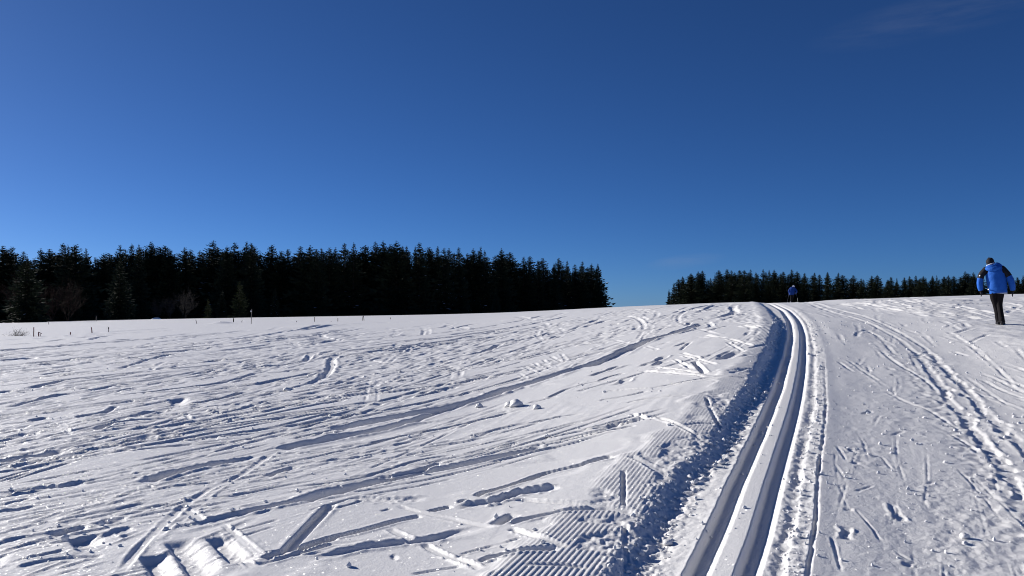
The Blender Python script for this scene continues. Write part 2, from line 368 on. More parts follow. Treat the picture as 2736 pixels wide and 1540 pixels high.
# ski tracks seen in the photograph: kind, points on the snow in metres
MARKS = [
    ('W', [(-9.732,15.851),(-9.627,16.192),(-9.67,16.955),(-9.718,17.64),(-9.395,18.007),(-9.247,18.59)]),
    ('W', [(-7.679,17.114),(-7.476,17.959),(-7.23,19.239),(-6.735,20.089),(-6.18,20.97),(-5.757,21.949),(-6.002,23.761),(-6.564,26.32)]),
    ('W', [(-8.177,12.884),(-8.162,13.371),(-8.258,14.086),(-8.296,14.762),(-7.996,15.007)]),
    ('W', [(-11.252,19.178),(-11.161,19.845),(-10.788,20.292)]),
    ('M', [(-15.972,25.124),(-15.563,25.321),(-15.503,26.189)]),
    ('M', [(-10.137,20.711),(-10.546,22.748),(-11.0,24.946),(-11.201,26.884),(-11.034,27.896)]),
    ('T', [(-8.93,19.895),(-9.668,22.094),(-10.044,23.652)]),
    ('M', [(-8.773,20.431),(-8.678,21.681),(-8.387,23.316),(-7.966,23.752)]),
    ('T', [(-14.647,29.612),(-14.424,32.109),(-13.256,33.781),(-12.772,37.159),(-11.876,38.158)]),
    ('T', [(-19.249,34.293),(-19.988,36.666),(-20.403,38.575)]),
    ('W', [(-20.669,39.319),(-22.357,43.604),(-22.897,46.726)]),
    ('M', [(-19.059,38.644),(-18.74,40.109)]),
    ('W', [(-13.232,46.115),(-13.624,51.885),(-14.161,59.445),(-13.266,64.481)]),
    ('M', [(-8.129,15.348),(-8.004,16.255),(-7.709,16.584),(-7.696,16.968)]),
    ('M', [(-7.214,14.372),(-6.759,14.803),(-6.497,15.314),(-5.96,16.581),(-5.908,19.005)]),
    ('C', [(-5.286,12.962),(-5.046,13.442),(-4.942,14.073),(-4.878,14.775)]),
    ('M', [(-4.796,13.598),(-4.41,14.195),(-4.167,14.977),(-4.057,16.499),(-4.243,18.601),(-4.664,20.965),(-5.42,24.092)]),
    ('W', [(-5.477,11.674),(-5.484,12.147),(-5.134,12.251)]),
    ('W', [(-5.378,10.391),(-5.433,10.941),(-5.232,11.269),(-4.864,11.478)]),
    ('L', [(-5.39,9.471),(-5.211,9.707),(-4.971,9.948),(-4.829,10.228),(-4.628,10.521),(-4.341,10.653)]),
    ('L', [(-4.274,10.701),(-4.048,11.276),(-3.92,11.712),(-3.652,11.952)]),
    ('C', [(-6.395,11.796),(-6.146,12.095),(-6.366,12.937)]),
    ('M', [(-6.547,10.325),(-6.37,10.728),(-6.091,10.913)]),
    ('M', [(-6.128,9.666),(-6.161,10.239),(-6.075,10.432)]),
    ('T', [(-5.984,9.44),(-5.604,9.573),(-5.211,9.707),(-5.022,9.954)]),
    ('M', [(-4.555,11.638),(-4.168,12.157),(-4.087,12.828),(-4.025,13.308)]),
    ('W', [(-4.607,9.375),(-4.482,9.494),(-4.368,9.933)]),
    ('M', [(-3.698,9.378),(-3.522,9.816)]),
    ('T', [(-22.488,35.356),(-22.441,38.205),(-23.319,43.286),(-23.867,48.703)]),
    ('T', [(-25.904,40.72),(-25.609,43.594),(-26.757,54.595),(-24.852,60.78)]),
    ('M', [(-2.763,10.427),(-2.453,11.299)]),
    ('M', [(-2.57,9.53),(-2.2,10.139)]),
    ('B', [(-6.213,11.163),(-5.532,10.119)]),
    ('G', [(-5.792,13.896),(-5.295,12.881)]),
    ('B', [(-4.77,11.794),(-4.52,11.315)]),
    ('M', [(-9.779,15.399),(-9.717,15.621)]),
    ('M', [(-7.067,11.141),(-6.833,11.351),(-6.69,11.71)]),
    ('W', [(-6.856,11.482),(-6.835,11.666),(-6.73,11.78)]),
    ('M', [(-7.463,14.914),(-7.407,15.451),(-7.333,15.777)]),
    ('T', [(-8.838,15.157),(-8.323,15.956),(-7.987,16.885),(-7.452,18.256)]),
    ('X', [(-5.268,8.317),(-5.232,8.587),(-5.047,8.747),(-5.04,9.17)]),
    ('T', [(-4.925,7.939),(-4.917,8.291),(-4.877,8.697),(-4.865,9.065)]),
    ('X', [(-3.336,7.251),(-3.311,7.541),(-3.184,7.824),(-3.019,8.059),(-2.832,8.274),(-2.611,8.424)]),
    ('M', [(-2.334,4.803),(-2.453,5.307),(-2.549,5.924),(-2.619,6.576),(-2.633,7.034),(-2.54,7.603),(-2.564,8.494),(-2.53,8.854)]),
    ('T', [(-2.347,5.168),(-2.429,5.754),(-2.478,6.403),(-2.517,7.029),(-2.44,7.487)]),
    ('W', [(-4.411,6.971),(-4.282,7.035),(-4.172,7.198),(-3.994,7.234),(-3.89,7.482)]),
    ('M', [(-4.149,6.56),(-4.099,6.684),(-4.022,6.809)]),
    ('M', [(-4.041,6.39),(-3.906,6.422),(-3.855,6.564)]),
    ('W', [(-2.462,5.722),(-2.26,5.942),(-2.14,6.119),(-1.96,6.336),(-1.712,6.56),(-1.484,6.775)]),
    ('C', [(-1.455,5.214),(-1.446,5.757),(-1.429,6.407)]),
    ('C', [(-1.572,5.09),(-1.512,5.164),(-1.45,5.239)]),
    ('C', [(-1.41,5.25),(-1.309,5.353),(-1.186,5.487)]),
    ('B', [(-2.11,5.9),(-1.835,5.504),(-1.569,5.105)]),
    ('B', [(-2.094,5.701),(-1.808,5.275),(-1.563,4.907)]),
    ('G', [(-2.303,5.542),(-2.147,5.291),(-1.972,5.022),(-1.806,4.758)]),
    ('G', [(-2.05,5.608),(-1.843,5.277),(-1.66,5.01)]),
    ('G', [(-2.319,5.218),(-2.048,4.768)]),
    ('M', [(-2.567,6.368),(-2.302,6.001)]),
    ('W', [(-3.076,5.926),(-2.979,6.02),(-2.89,6.139)]),
    ('W', [(-3.249,5.679),(-3.188,5.783),(-3.068,5.892)]),
    ('W', [(-2.844,5.62),(-2.778,5.802),(-2.715,5.868)]),
    ('G', [(-3.03,5.663),(-2.815,5.41)]),
    ('M', [(-3.04,4.982),(-2.974,5.102),(-2.847,5.169),(-2.616,5.206)]),
    ('M', [(-1.577,4.953),(-1.478,5.048),(-1.353,5.194),(-1.16,5.368)]),
    ('T', [(-3.344,6.341),(-3.18,6.527),(-3.063,6.733),(-2.88,6.813)]),
    ('M', [(-3.229,8.766),(-3.059,9.149)]),
    ('M', [(-3.001,7.152),(-2.828,7.243),(-2.67,7.289)]),
    ('M', [(-2.546,6.747),(-2.317,6.778),(-2.153,6.953),(-1.978,7.134),(-1.732,7.308)]),
    ('W', [(-2.29,7.472),(-2.165,7.803),(-2.084,7.975)]),
    ('T', [(-3.6,5.697),(-3.49,5.819),(-3.459,6.128)]),
    ('M', [(-3.108,5.188),(-2.98,5.286),(-2.937,5.363)]),
    ('A', [(-2.334,10.109),(-2.071,10.429),(-1.652,11.016),(-1.171,11.542),(-0.777,12.108),(-0.363,12.738),(0.165,13.681),(1.167,15.163),(1.592,15.704),(2.181,16.908),(2.84,18.398),(3.485,19.425)]),
    ('A', [(-2.55,8.873),(-2.402,9.127),(-2.059,9.593),(-1.669,10.046),(-1.269,10.795),(-1.055,11.309),(-0.731,12.009),(-0.261,12.816)]),
    ('M', [(-4.705,25.284),(-3.81,26.787),(-3.082,28.081),(-1.546,29.206)]),
    ('W', [(-1.426,21.649),(-0.842,22.966),(-0.471,25.069),(-0.283,26.489)]),
    ('L', [(-1.995,18.748),(-1.826,19.533),(-1.637,20.751)]),
    ('M', [(-2.358,17.811),(-1.829,18.011)]),
    ('T', [(-2.338,14.056),(-2.101,14.792),(-1.926,16.354),(-1.829,18.011)]),
    ('L', [(-1.787,13.345),(-1.508,13.762),(-1.192,13.983),(-0.999,14.47)]),
    ('C', [(-1.598,9.093),(-1.269,9.49),(-0.844,9.91),(-0.38,10.386),(-0.01,10.741)]),
    ('M', [(-1.308,8.921),(-0.948,9.358)]),
    ('M', [(-0.406,9.091),(-0.117,9.525),(0.272,9.619),(0.589,9.72),(0.87,9.682)]),
    ('W', [(1.301,13.493),(1.641,13.961),(1.971,14.382)]),
    ('M', [(0.517,11.619),(0.848,12.321),(1.172,12.581),(1.575,12.537)]),
    ('T', [(-6.462,40.338),(-5.23,44.339),(-3.989,46.682),(-4.156,56.093)]),
    ('T', [(-10.941,41.413),(-10.061,43.421)]),
    ('M', [(-12.982,49.13),(-13.176,54.194),(-13.43,62.318)]),
    ('T', [(-13.43,62.318),(-11.871,64.866),(-7.819,66.269)]),
    ('T', [(0.373,30.951),(1.102,30.234)]),
    ('M', [(-0.068,26.468),(0.781,27.578),(1.472,29.76)]),
    ('W', [(-3.967,15.045),(-3.95,15.957),(-4.15,17.938),(-4.506,20.106),(-5.126,22.947),(-5.305,25.209),(-5.198,26.113)]),
    ('L', [(-3.671,15.545),(-3.404,15.829),(-3.201,17.525)]),
    ('L', [(-2.879,14.481),(-2.622,15.164),(-2.549,16.61),(-2.368,17.672)]),
    ('M', [(-2.919,12.628),(-2.704,13.074)]),
    ('T', [(-1.805,12.029),(-1.48,12.581),(-1.128,13.235),(-0.502,13.719)]),
    ('M', [(0.518,8.54),(0.934,8.548),(1.317,8.556)]),
    ('M', [(0.425,8.1),(0.766,8.235),(1.283,8.335)]),
    ('B', [(0.138,15.718),(0.312,14.33)]),
    ('B', [(0.259,16.96),(0.568,14.929)]),
    ('B', [(0.47,17.629),(0.691,15.518)]),
    ('B', [(0.69,18.152),(0.834,15.843)]),
    ('B', [(0.897,18.769),(1.081,16.473)]),
    ('B', [(1.16,19.092),(1.163,16.496)]),
    ('M', [(-2.819,11.112),(-2.453,11.419),(-2.015,11.666)]),
    ('M', [(-2.717,10.317),(-2.438,10.937),(-2.081,11.614)]),
    ('T', [(-2.246,17.612),(-2.069,19.145),(-1.814,20.473)]),
    ('T', [(-4.231,23.148),(-3.257,24.29),(-1.986,25.707)]),
    ('T', [(-4.115,22.121),(-3.133,20.847),(-2.147,21.133)]),
    ('M', [(-0.233,18.916),(0.23,19.061),(1.086,20.629)]),
    ('T', [(1.086,20.629),(1.942,20.813),(2.618,20.81)]),
    ('T', [(-3.306,38.689),(-1.48,40.344),(0.482,39.96)]),
    ('T', [(-1.931,52.619),(0.616,51.028),(2.907,47.766)]),
    ('T', [(-3.784,32.095),(-1.766,33.355),(0.424,35.168)]),
    ('A', [(-1.711,6.513),(-1.557,6.759),(-1.382,6.973),(-1.082,7.229),(-0.874,7.446),(-0.525,7.627),(-0.16,7.853),(0.161,8.014),(0.36,8.11)]),
    ('C', [(-0.295,6.394),(-0.133,6.536),(0.081,6.716),(0.307,6.918),(0.653,7.024),(0.89,7.101)]),
    ('C', [(-1.384,5.276),(-1.256,5.462),(-1.028,5.656),(-0.828,5.858),(-0.661,5.965)]),
    ('C', [(-0.633,6.066),(-0.454,6.171)]),
    ('C', [(-0.431,6.273),(-0.321,6.29)]),
    ('W', [(-1.32,5.036),(-1.173,5.1),(-0.994,5.243),(-0.712,5.348),(-0.543,5.377),(-0.334,5.5),(-0.184,5.531)]),
    ('B', [(-0.902,6.304),(-0.713,6.083),(-0.5,5.895),(-0.397,5.769),(-0.25,5.627),(-0.111,5.491)]),
    ('B', [(-0.865,5.668),(-0.75,5.497),(-0.647,5.379)]),
    ('B', [(-0.575,5.273),(-0.473,5.093),(-0.338,4.916),(-0.171,4.713)]),
    ('M', [(-0.032,5.548),(0.158,5.621),(0.434,5.669),(0.706,5.646),(0.853,5.558)]),
    ('K', [(0.91,6.586),(0.847,6.134),(0.788,5.709)]),
    ('K', [(0.745,5.339),(0.689,4.913),(0.63,4.469)]),
    ('B', [(-0.023,5.427),(0.186,5.138),(0.339,4.958)]),
    ('M', [(-0.208,4.861),(-0.02,4.92),(0.219,4.944),(0.299,4.953)]),
    ('M', [(-1.858,7.069),(-1.647,7.147),(-1.392,7.322),(-1.149,7.676),(-0.938,7.988),(-0.565,8.195)]),
    ('M', [(-1.878,8.141),(-1.579,8.298),(-1.3,8.678)]),
    ('T', [(-0.589,4.711),(-0.441,4.756),(-0.29,4.792)]),
    ('T', [(-0.328,5.01),(-0.145,5.109),(0.062,5.193)]),
    ('M', [(0.024,6.161),(0.402,5.862),(0.858,5.586)]),
    ('M', [(-1.259,7.308),(-0.991,7.419),(-0.668,7.853)]),
    ('L', [(-1.329,6.601),(-0.969,6.476),(-0.674,6.458)]),
    ('T', [(-0.457,4.919),(-0.262,4.993)]),
    ('T', [(0.056,4.704),(0.283,4.695),(0.43,4.645)]),
    ('L', [(-0.421,6.126),(-0.125,6.17),(0.076,6.314),(0.384,6.34)]),
    ('H', [(-0.113,5.551),(-0.06,5.656),(0.032,5.763)]),
    ('H', [(-0.758,5.024),(-0.704,5.044)]),
    ('H', [(-0.982,6.2),(-0.941,6.158)]),
    ('A', [(1.479,15.084),(1.68,15.588),(2.005,15.901),(2.328,16.83),(2.851,18.206),(3.555,19.634),(4.189,20.389),(5.088,22.133),(5.524,23.163)]),
    ('W', [(5.766,23.692),(6.644,25.506),(7.64,27.522),(9.061,33.07),(10.627,38.105)]),
    ('M', [(3.967,19.658),(4.557,20.365),(5.193,21.028),(5.702,23.433)]),
    ('T', [(4.387,19.19),(5.095,20.037),(5.582,20.664)]),
    ('T', [(3.183,17.467),(3.734,17.966),(4.078,18.326)]),
    ('T', [(3.205,15.334),(3.557,16.351),(3.896,17.322)]),
    ('W', [(1.481,13.742),(1.78,14.125),(1.993,14.416)]),
    ('L', [(2.133,13.632),(2.46,13.974),(2.839,14.797)]),
    ('W', [(2.367,13.452),(2.651,13.817)]),
    ('B', [(3.12,14.845),(3.164,13.491)]),
    ('B', [(3.041,14.384),(3.131,12.33)]),
    ('B', [(2.812,14.03),(2.716,12.221)]),
    ('B', [(2.306,13.288),(2.678,11.667),(2.92,11.026)]),
    ('B', [(2.06,12.964),(2.686,11.115)]),
    ('B', [(4.429,16.552),(4.369,14.661)]),
    ('B', [(4.224,15.787),(3.965,13.876)]),
    ('B', [(4.267,18.088),(4.467,16.845)]),
    ('B', [(5.922,20.531),(5.915,19.056)]),
    ('B', [(5.729,20.03),(5.687,18.69)]),
    ('B', [(1.541,8.594),(1.655,8.082),(1.756,7.588)]),
    ('B', [(1.338,9.056),(1.452,8.624),(1.531,8.536)]),
    ('B', [(2.669,20.948),(2.783,18.793)]),
    ('B', [(2.926,17.588),(2.937,16.231)]),
    ('C', [(2.95,13.055),(2.764,11.553)]),
    ('M', [(1.225,11.379),(1.548,11.204),(1.841,10.92),(2.23,10.875),(2.652,10.975),(3.24,10.796)]),
    ('M', [(1.14,10.59),(1.524,10.569),(1.802,10.691)]),
    ('T', [(1.41,9.948),(1.788,9.895),(2.118,9.752)]),
    ('G', [(3.407,12.92),(3.69,13.491),(3.973,13.962)]),
    ('T', [(3.685,13.009),(4.036,13.33),(4.201,13.39)]),
    ('T', [(4.172,14.176),(4.712,14.954)]),
    ('M', [(3.049,11.203),(3.387,11.661),(3.538,11.692)]),
    ('M', [(1.73,8.066),(1.913,8.133),(2.031,8.09)]),
    ('K', [(2.282,9.475),(2.157,8.715),(2.053,7.947)]),
    ('M', [(1.009,8.605),(1.248,8.663),(1.409,8.684)]),
    ('T', [(3.439,31.86),(4.262,32.201),(5.191,33.11)]),
    ('T', [(3.635,29.65),(3.916,29.589)]),
    ('T', [(4.442,26.876),(5.062,27.575)]),
    ('M', [(6.926,30.276),(8.351,34.472),(10.537,41.406)]),
    ('T', [(4.969,26.714),(4.836,25.017),(5.047,25.151)]),
    ('M', [(3.621,24.238),(3.813,24.717),(4.023,25.667)]),
    ('T', [(2.59,23.998),(3.437,23.788),(4.223,23.009)]),
    ('T', [(6.064,23.174),(7.048,25.281),(7.908,26.725)]),
    ('M', [(4.875,22.518),(5.306,23.968)]),
    ('L', [(1.424,11.875),(1.648,11.928),(1.789,12.401)]),
    ('M', [(1.364,12.659),(1.554,12.956),(1.831,13.133)]),
    ('T', [(3.328,16.399),(3.708,17.043)]),
    ('T', [(1.22,7.22),(1.414,7.191),(1.621,7.109)]),
    ('T', [(1.118,6.669),(1.317,6.403)]),
    ('M', [(0.614,5.72),(0.781,5.578),(0.942,5.458)]),
    ('T', [(0.519,4.842),(0.667,4.816)]),
    ('M', [(1.008,6.994),(1.106,6.812),(1.181,6.537)]),
    ('S', [(7.548,17.627),(7.954,18.521),(8.39,19.262),(8.837,19.735)]),
    ('S', [(10.456,19.347),(11.069,20.117),(11.43,20.456),(10.924,19.259)]),
    ('S', [(9.103,15.987),(9.811,16.798),(10.301,17.345)]),
    ('S', [(9.931,18.014),(10.774,18.832)]),
    ('M2', [(10.073,18.641),(8.731,15.27),(7.447,12.375),(6.349,10.052)]),
    ('S', [(8.706,19.873),(8.074,17.698),(6.734,14.129)]),
    ('S', [(7.061,15.565),(6.368,13.431),(5.852,11.466),(5.442,10.301)]),
    ('S', [(4.835,10.449),(4.7,9.679),(4.717,9.143),(4.461,7.994)]),
    ('S', [(8.151,14.891),(8.004,14.153)]),
    ('S', [(5.386,13.309),(5.129,12.131)]),
    ('S', [(6.119,11.068),(6.04,10.737),(5.781,10.126)]),
    ('M2', [(5.887,10.203),(5.882,9.784),(5.726,9.024)]),
    ('S', [(6.625,11.357),(6.336,10.431),(6.202,9.769)]),
    ('S', [(2.948,7.331),(2.815,6.806)]),
    ('S', [(2.674,6.697),(2.566,6.226)]),
    ('S', [(1.967,4.989),(1.803,4.445)]),
    ('S', [(2.507,5.918),(2.628,6.016),(2.726,6.095)]),
    ('S', [(3.133,6.142),(3.253,6.233)]),
    ('S', [(3.679,7.82),(3.902,8.026)]),
    ('S', [(4.291,7.929),(4.234,7.534),(4.157,7.134)]),
    ('S', [(2.253,4.768),(2.268,4.672),(2.307,4.629)]),
    ('S', [(2.346,5.557),(2.278,5.1),(2.241,4.918)]),
    ('S', [(3.191,6.983),(3.09,6.577)]),
    ('F', [(2.664,5.678),(2.577,5.404),(2.545,5.28)]),
    ('F', [(4.089,6.879),(4.032,6.71)]),
    ('F', [(4.209,7.49),(4.15,7.138)]),
    ('F', [(3.943,6.384),(3.617,5.727)]),
    ('F', [(2.199,4.532),(2.291,4.597)]),
    ('F', [(3.048,7.297),(2.995,7.104)]),
    ('F', [(2.81,6.708),(2.903,6.783)]),
    ('F', [(2.293,5.552),(2.292,5.465)]),
    ('F', [(2.125,5.165),(2.042,4.92)]),
    ('F', [(5.532,11.794),(5.633,11.856)]),
    ('F', [(3.858,8.833),(4.039,9.07)]),
    ('F', [(5.88,12.664),(5.816,12.333)]),
    ('S', [(29.282,60.087),(17.551,33.506)]),
    ('S', [(16.651,31.352),(17.005,30.346)]),
    ('S', [(16.682,33.734),(17.931,34.073)]),
    ('S', [(14.99,27.351),(17.516,31.258)]),
    ('S', [(21.008,37.079),(20.872,35.319)]),
    ('S', [(15.023,24.378),(17.862,28.359)]),
    ('S', [(16.041,25.923),(18.973,29.791)]),
    ('S', [(23.424,44.709),(22.408,38.311)]),
    ('S', [(23.068,54.114),(14.659,31.676)]),
    ('S', [(20.611,50.367),(19.008,42.177)]),
    ('S', [(15.066,30.544),(13.387,24.985)]),
    ('S', [(14.976,26.731),(13.278,22.254)]),
    ('RT', [(13.678,24.909),(13.213,22.832),(12.374,20.345)]),
    ('RB', [(15.443,27.77),(14.929,25.438),(14.014,22.692)]),
    ('RB', [(12.601,22.695),(12.692,22.368),(12.68,21.877)]),
    ('RB', [(20.263,41.197),(18.725,36.894),(17.27,33.009)]),
    ('RB', [(13.68,29.249),(14.338,28.872),(14.92,28.391)]),
    ('RB', [(16.85,38.792),(17.345,38.809),(17.929,39.021)]),
    ('RB', [(17.825,39.509),(15.297,31.505),(13.48,25.928)]),
    ('RB', [(19.284,40.519),(17.413,34.304),(15.895,29.474)]),
    ('RB', [(18.08,38.274),(18.283,37.624),(18.441,36.919)]),
    ('RT', [(13.952,29.06),(13.811,27.38),(13.417,25.379)]),
    ('RB', [(18.588,38.591),(17.664,34.506),(16.706,30.815)]),
    ('RB', [(17.483,39.262),(17.38,37.856),(17.187,36.341)]),
    ('RB', [(17.514,27.946),(17.277,26.732),(16.769,25.181)]),
    ('RB', [(15.485,31.711),(15.795,31.725),(16.117,31.765)]),
    ('RB', [(12.328,22.447),(12.539,22.329),(12.704,22.136)]),
    ('RB', [(17.909,37.064),(16.605,32.822),(15.244,28.839)]),
    ('RB', [(13.458,24.865),(13.744,24.545),(13.9,24.021)]),
    ('RB', [(23.612,37.715),(22.517,34.96),(21.112,31.888)]),
    ('RB', [(13.315,27.624),(13.632,26.98),(13.806,26.122)]),
    ('RB', [(14.187,29.928),(13.793,27.622),(13.136,25.037)]),
    ('RT', [(21.515,33.717),(20.636,31.815),(19.438,29.49)]),
    ('RB', [(26.087,42.02),(24.954,38.445),(23.618,34.869)]),
    ('RB', [(16.772,32.913),(16.233,31.2),(15.454,29.104)]),
    ('RT', [(17.85,30.167),(17.156,28.298),(16.147,26.01)]),
    ('RB', [(21.055,41.722),(20.447,38.177),(19.882,35.097)]),
    ('RT', [(12.968,25.286),(12.846,24.468),(12.547,23.357)]),
    ('RB', [(16.173,38.272),(14.263,31.566),(12.744,26.49)]),
    ('RB', [(15.823,38.001),(15.031,34.571),(14.19,31.311)]),
    ('RB', [(17.403,29.916),(17.656,28.989),(17.647,27.73)]),
    ('RB', [(13.447,28.968),(12.777,25.98),(11.843,22.804)]),
    ('RB', [(14.956,26.921),(14.948,26.451),(14.797,25.747)]),
    ('RT', [(19.282,40.269),(18.416,37.166),(17.479,34.125)]),
    ('RB', [(17.648,29.875),(16.959,27.51),(15.925,24.798)]),
    ('RB', [(13.725,28.332),(13.445,26.058),(12.851,23.474)]),
    ('RB', [(15.403,24.515),(15.758,24.2),(16.018,23.765)]),
    ('RT', [(15.891,25.474),(15.487,23.798),(14.736,21.745)]),
    ('RB', [(15.02,30.024),(14.919,27.964),(14.506,25.596)]),
    ('RB', [(15.976,33.758),(16.283,32.259),(16.384,30.553)]),
    ('RT', [(16.515,36.876),(16.862,35.638),(17.118,34.343)]),
    ('RB', [(15.645,35.217),(13.838,28.904),(12.25,23.869)]),
    ('RB', [(15.701,37.902),(15.893,36.815),(16.003,35.632)]),
    ('RB', [(16.733,31.479),(16.354,29.743),(15.709,27.652)]),
    ('RB', [(19.339,35.71),(20.649,35.974),(22.081,36.409)]),
    ('RB', [(12.436,23.416),(12.781,23.05),(13.009,22.514)]),
    ('RB', [(17.72,33.381),(16.457,29.654),(14.957,25.829)]),
    ('RB', [(13.651,27.258),(13.906,26.41),(13.973,25.301)]),
    ('RB', [(17.105,38.995),(17.193,37.363),(17.226,35.761)]),
    ('RB', [(17.535,32.123),(18.739,32.416),(19.99,32.755)]),
    ('RT', [(13.422,28.037),(13.719,27.339),(13.849,26.383)]),
    ('RT', [(16.86,34.362),(16.941,33.498),(16.877,32.404)]),
    ('RB', [(12.954,26.36),(12.959,24.727),(12.648,22.719)]),
    ('RB', [(18.36,31.802),(18.875,31.826),(19.422,31.901)]),
    ('RT', [(18.543,35.784),(19.045,35.287),(19.526,34.791)]),
    ('RB', [(19.514,30.998),(19.691,30.775),(19.815,30.475)]),
    ('RB', [(15.191,37.552),(13.898,33.026),(12.705,29.066)]),
    ('RB', [(18.337,39.884),(16.716,35.34),(15.198,31.257)]),
    ('RT', [(12.425,23.984),(12.241,22.643),(11.783,20.925)]),
    ('RT', [(26.885,43.783),(26.372,42.089),(25.705,40.22)]),
    ('RB', [(18.812,39.09),(18.035,35.776),(17.162,32.569)]),
    ('RT', [(13.118,23.299),(13.455,23.369),(13.804,23.458)]),
    ('RB', [(12.932,25.386),(13.036,24.077),(12.847,22.405)]),
    ('RT', [(13.647,27.116),(13.468,25.518),(13.014,23.565)]),
    ('RT', [(12.859,23.161),(13.058,22.283),(12.975,21.036)]),
    ('RB', [(20.48,33.924),(19.478,31.387),(18.183,28.526)]),
]
# centre of the groomed ski track: x, y, spacing scale
TRAIL_C = [(0.203, 2.279, 1.0), (0.673, 3.377, 1.0), (1.143, 4.476, 1.0), (1.457, 5.208, 1.0), (1.942, 6.409, 1.0), (2.75, 8.369, 1.0), (3.567, 10.423, 1.0), (4.338, 12.447, 1.0), (5.282, 14.977, 1.0), (6.334, 17.88, 1.0), (7.101, 20.086, 1.0), (8.148, 23.272, 1.0), (9.079, 26.312, 1.0), (10.308, 30.399, 1.0), (11.961, 36.316, 1.0), (14.424, 44.758, 1.0), (16.932, 53.339, 1.0), (19.441, 61.919, 1.1), (28.968, 87.66, 1.2)]
LIP_S = [2.39, 3.04, 3.79, 4.58, 4.93, 5.72, 7.24, 8.75, 9.86, 12.77, 14.36, 16.36, 20.34, 25.03, 29.86]
LIP_Q = [-0.555, -0.587, -0.613, -0.554, -0.461, -0.473, -0.5, -0.432, -0.456, -0.457, -0.493, -0.466, -0.496, -0.572, -0.612]
CORD_W = [0.708, 0.689, 0.675, 0.678, 0.68, 0.684, 0.627, 0.567, 0.525, 0.437, 0.441, 0.455, 0.47, 0.47, 0.47]
CALM = [(-1.686, 5.465, 0.3), (-1.509, 5.958, 0.42), (-1.106, 5.868, 0.42), (-0.839, 6.302, 0.4), (-0.498, 5.727, 0.4), (-0.729, 4.967, 0.4), (-0.274, 5.022, 0.32), (-0.22, 6.992, 0.45), (-0.596, 6.852, 0.35), (0.235, 7.039, 0.4), (0.676, 7.602, 0.4), (2.578, 14.91, 1.2), (1.485, 10.955, 0.8), (1.196, 13.41, 0.6), (-0.958, 10.985, 0.4), (-9.121, 18.051, 0.6), (-5.922, 17.516, 0.6), (-3.055, 5.261, 0.25)]
TRAIL2_L = [(19.978, 55.648), (13.012, 34.505), (11.102, 28.061), (10.258, 24.303), (9.588, 21.577), (8.892, 19.173), (8.26, 17.144), (7.676, 15.547), (7.078, 13.96), (6.436, 12.457), (6.0, 11.402), (5.584, 10.405), (5.233, 9.622), (4.915, 8.802), (4.559, 7.912), (4.123, 6.89), (3.802, 6.056)]
TRAIL2_R = [(19.408, 53.301), (13.286, 34.3), (11.726, 28.561), (10.846, 24.738), (9.929, 21.621), (9.056, 18.684), (8.483, 17.017), (8.104, 15.932), (7.782, 15.055), (7.241, 13.727), (6.828, 12.713), (6.371, 11.655), (6.202, 11.194), (5.836, 10.289), (5.367, 9.21), (5.084, 8.499), (4.891, 7.969), (4.605, 7.219), (4.367, 6.633)]
DRIFTS = [(-27.764, 76.892, 0.85, 0.22), (-14.375, 59.075, 1.6, 0.08)]
LUMPS = [((0.053, 11.187), 0.085, 'largest round snow lump, at the end of a pushed-up heap in mid field'), ((-0.48, 11.581), 0.05, 'small round snow lump left of the largest lump, beside the deep main track'), ((-0.047, 11.329), 0.06, 'low snow lump pressed against the left side of the largest lump'), ((0.328, 10.691), 0.05, 'snow lump right of the largest lump, at the start of a shaded ridge'), ((-4.153, 14.968), 0.075, 'bright snow lump on a winding track in the left part of the field'), ((-2.475, 5.786), 0.024, 'pointed snow lump where two tracks cross above the three parallel gouges'), ((-5.092, 8.436), 0.035, 'small snow ball in the deep dark track by the left edge'), ((1.782, 6.887), 0.03, 'snow ball lying clear of the shaded bank beside the ski track'), ((0.988, 5.143), 0.028, 'snow ball at the foot of the shaded bank near the bottom'), ((2.797, 5.0), 0.026, 'flat snow chunk in the middle of the skated lane near the bottom right')]
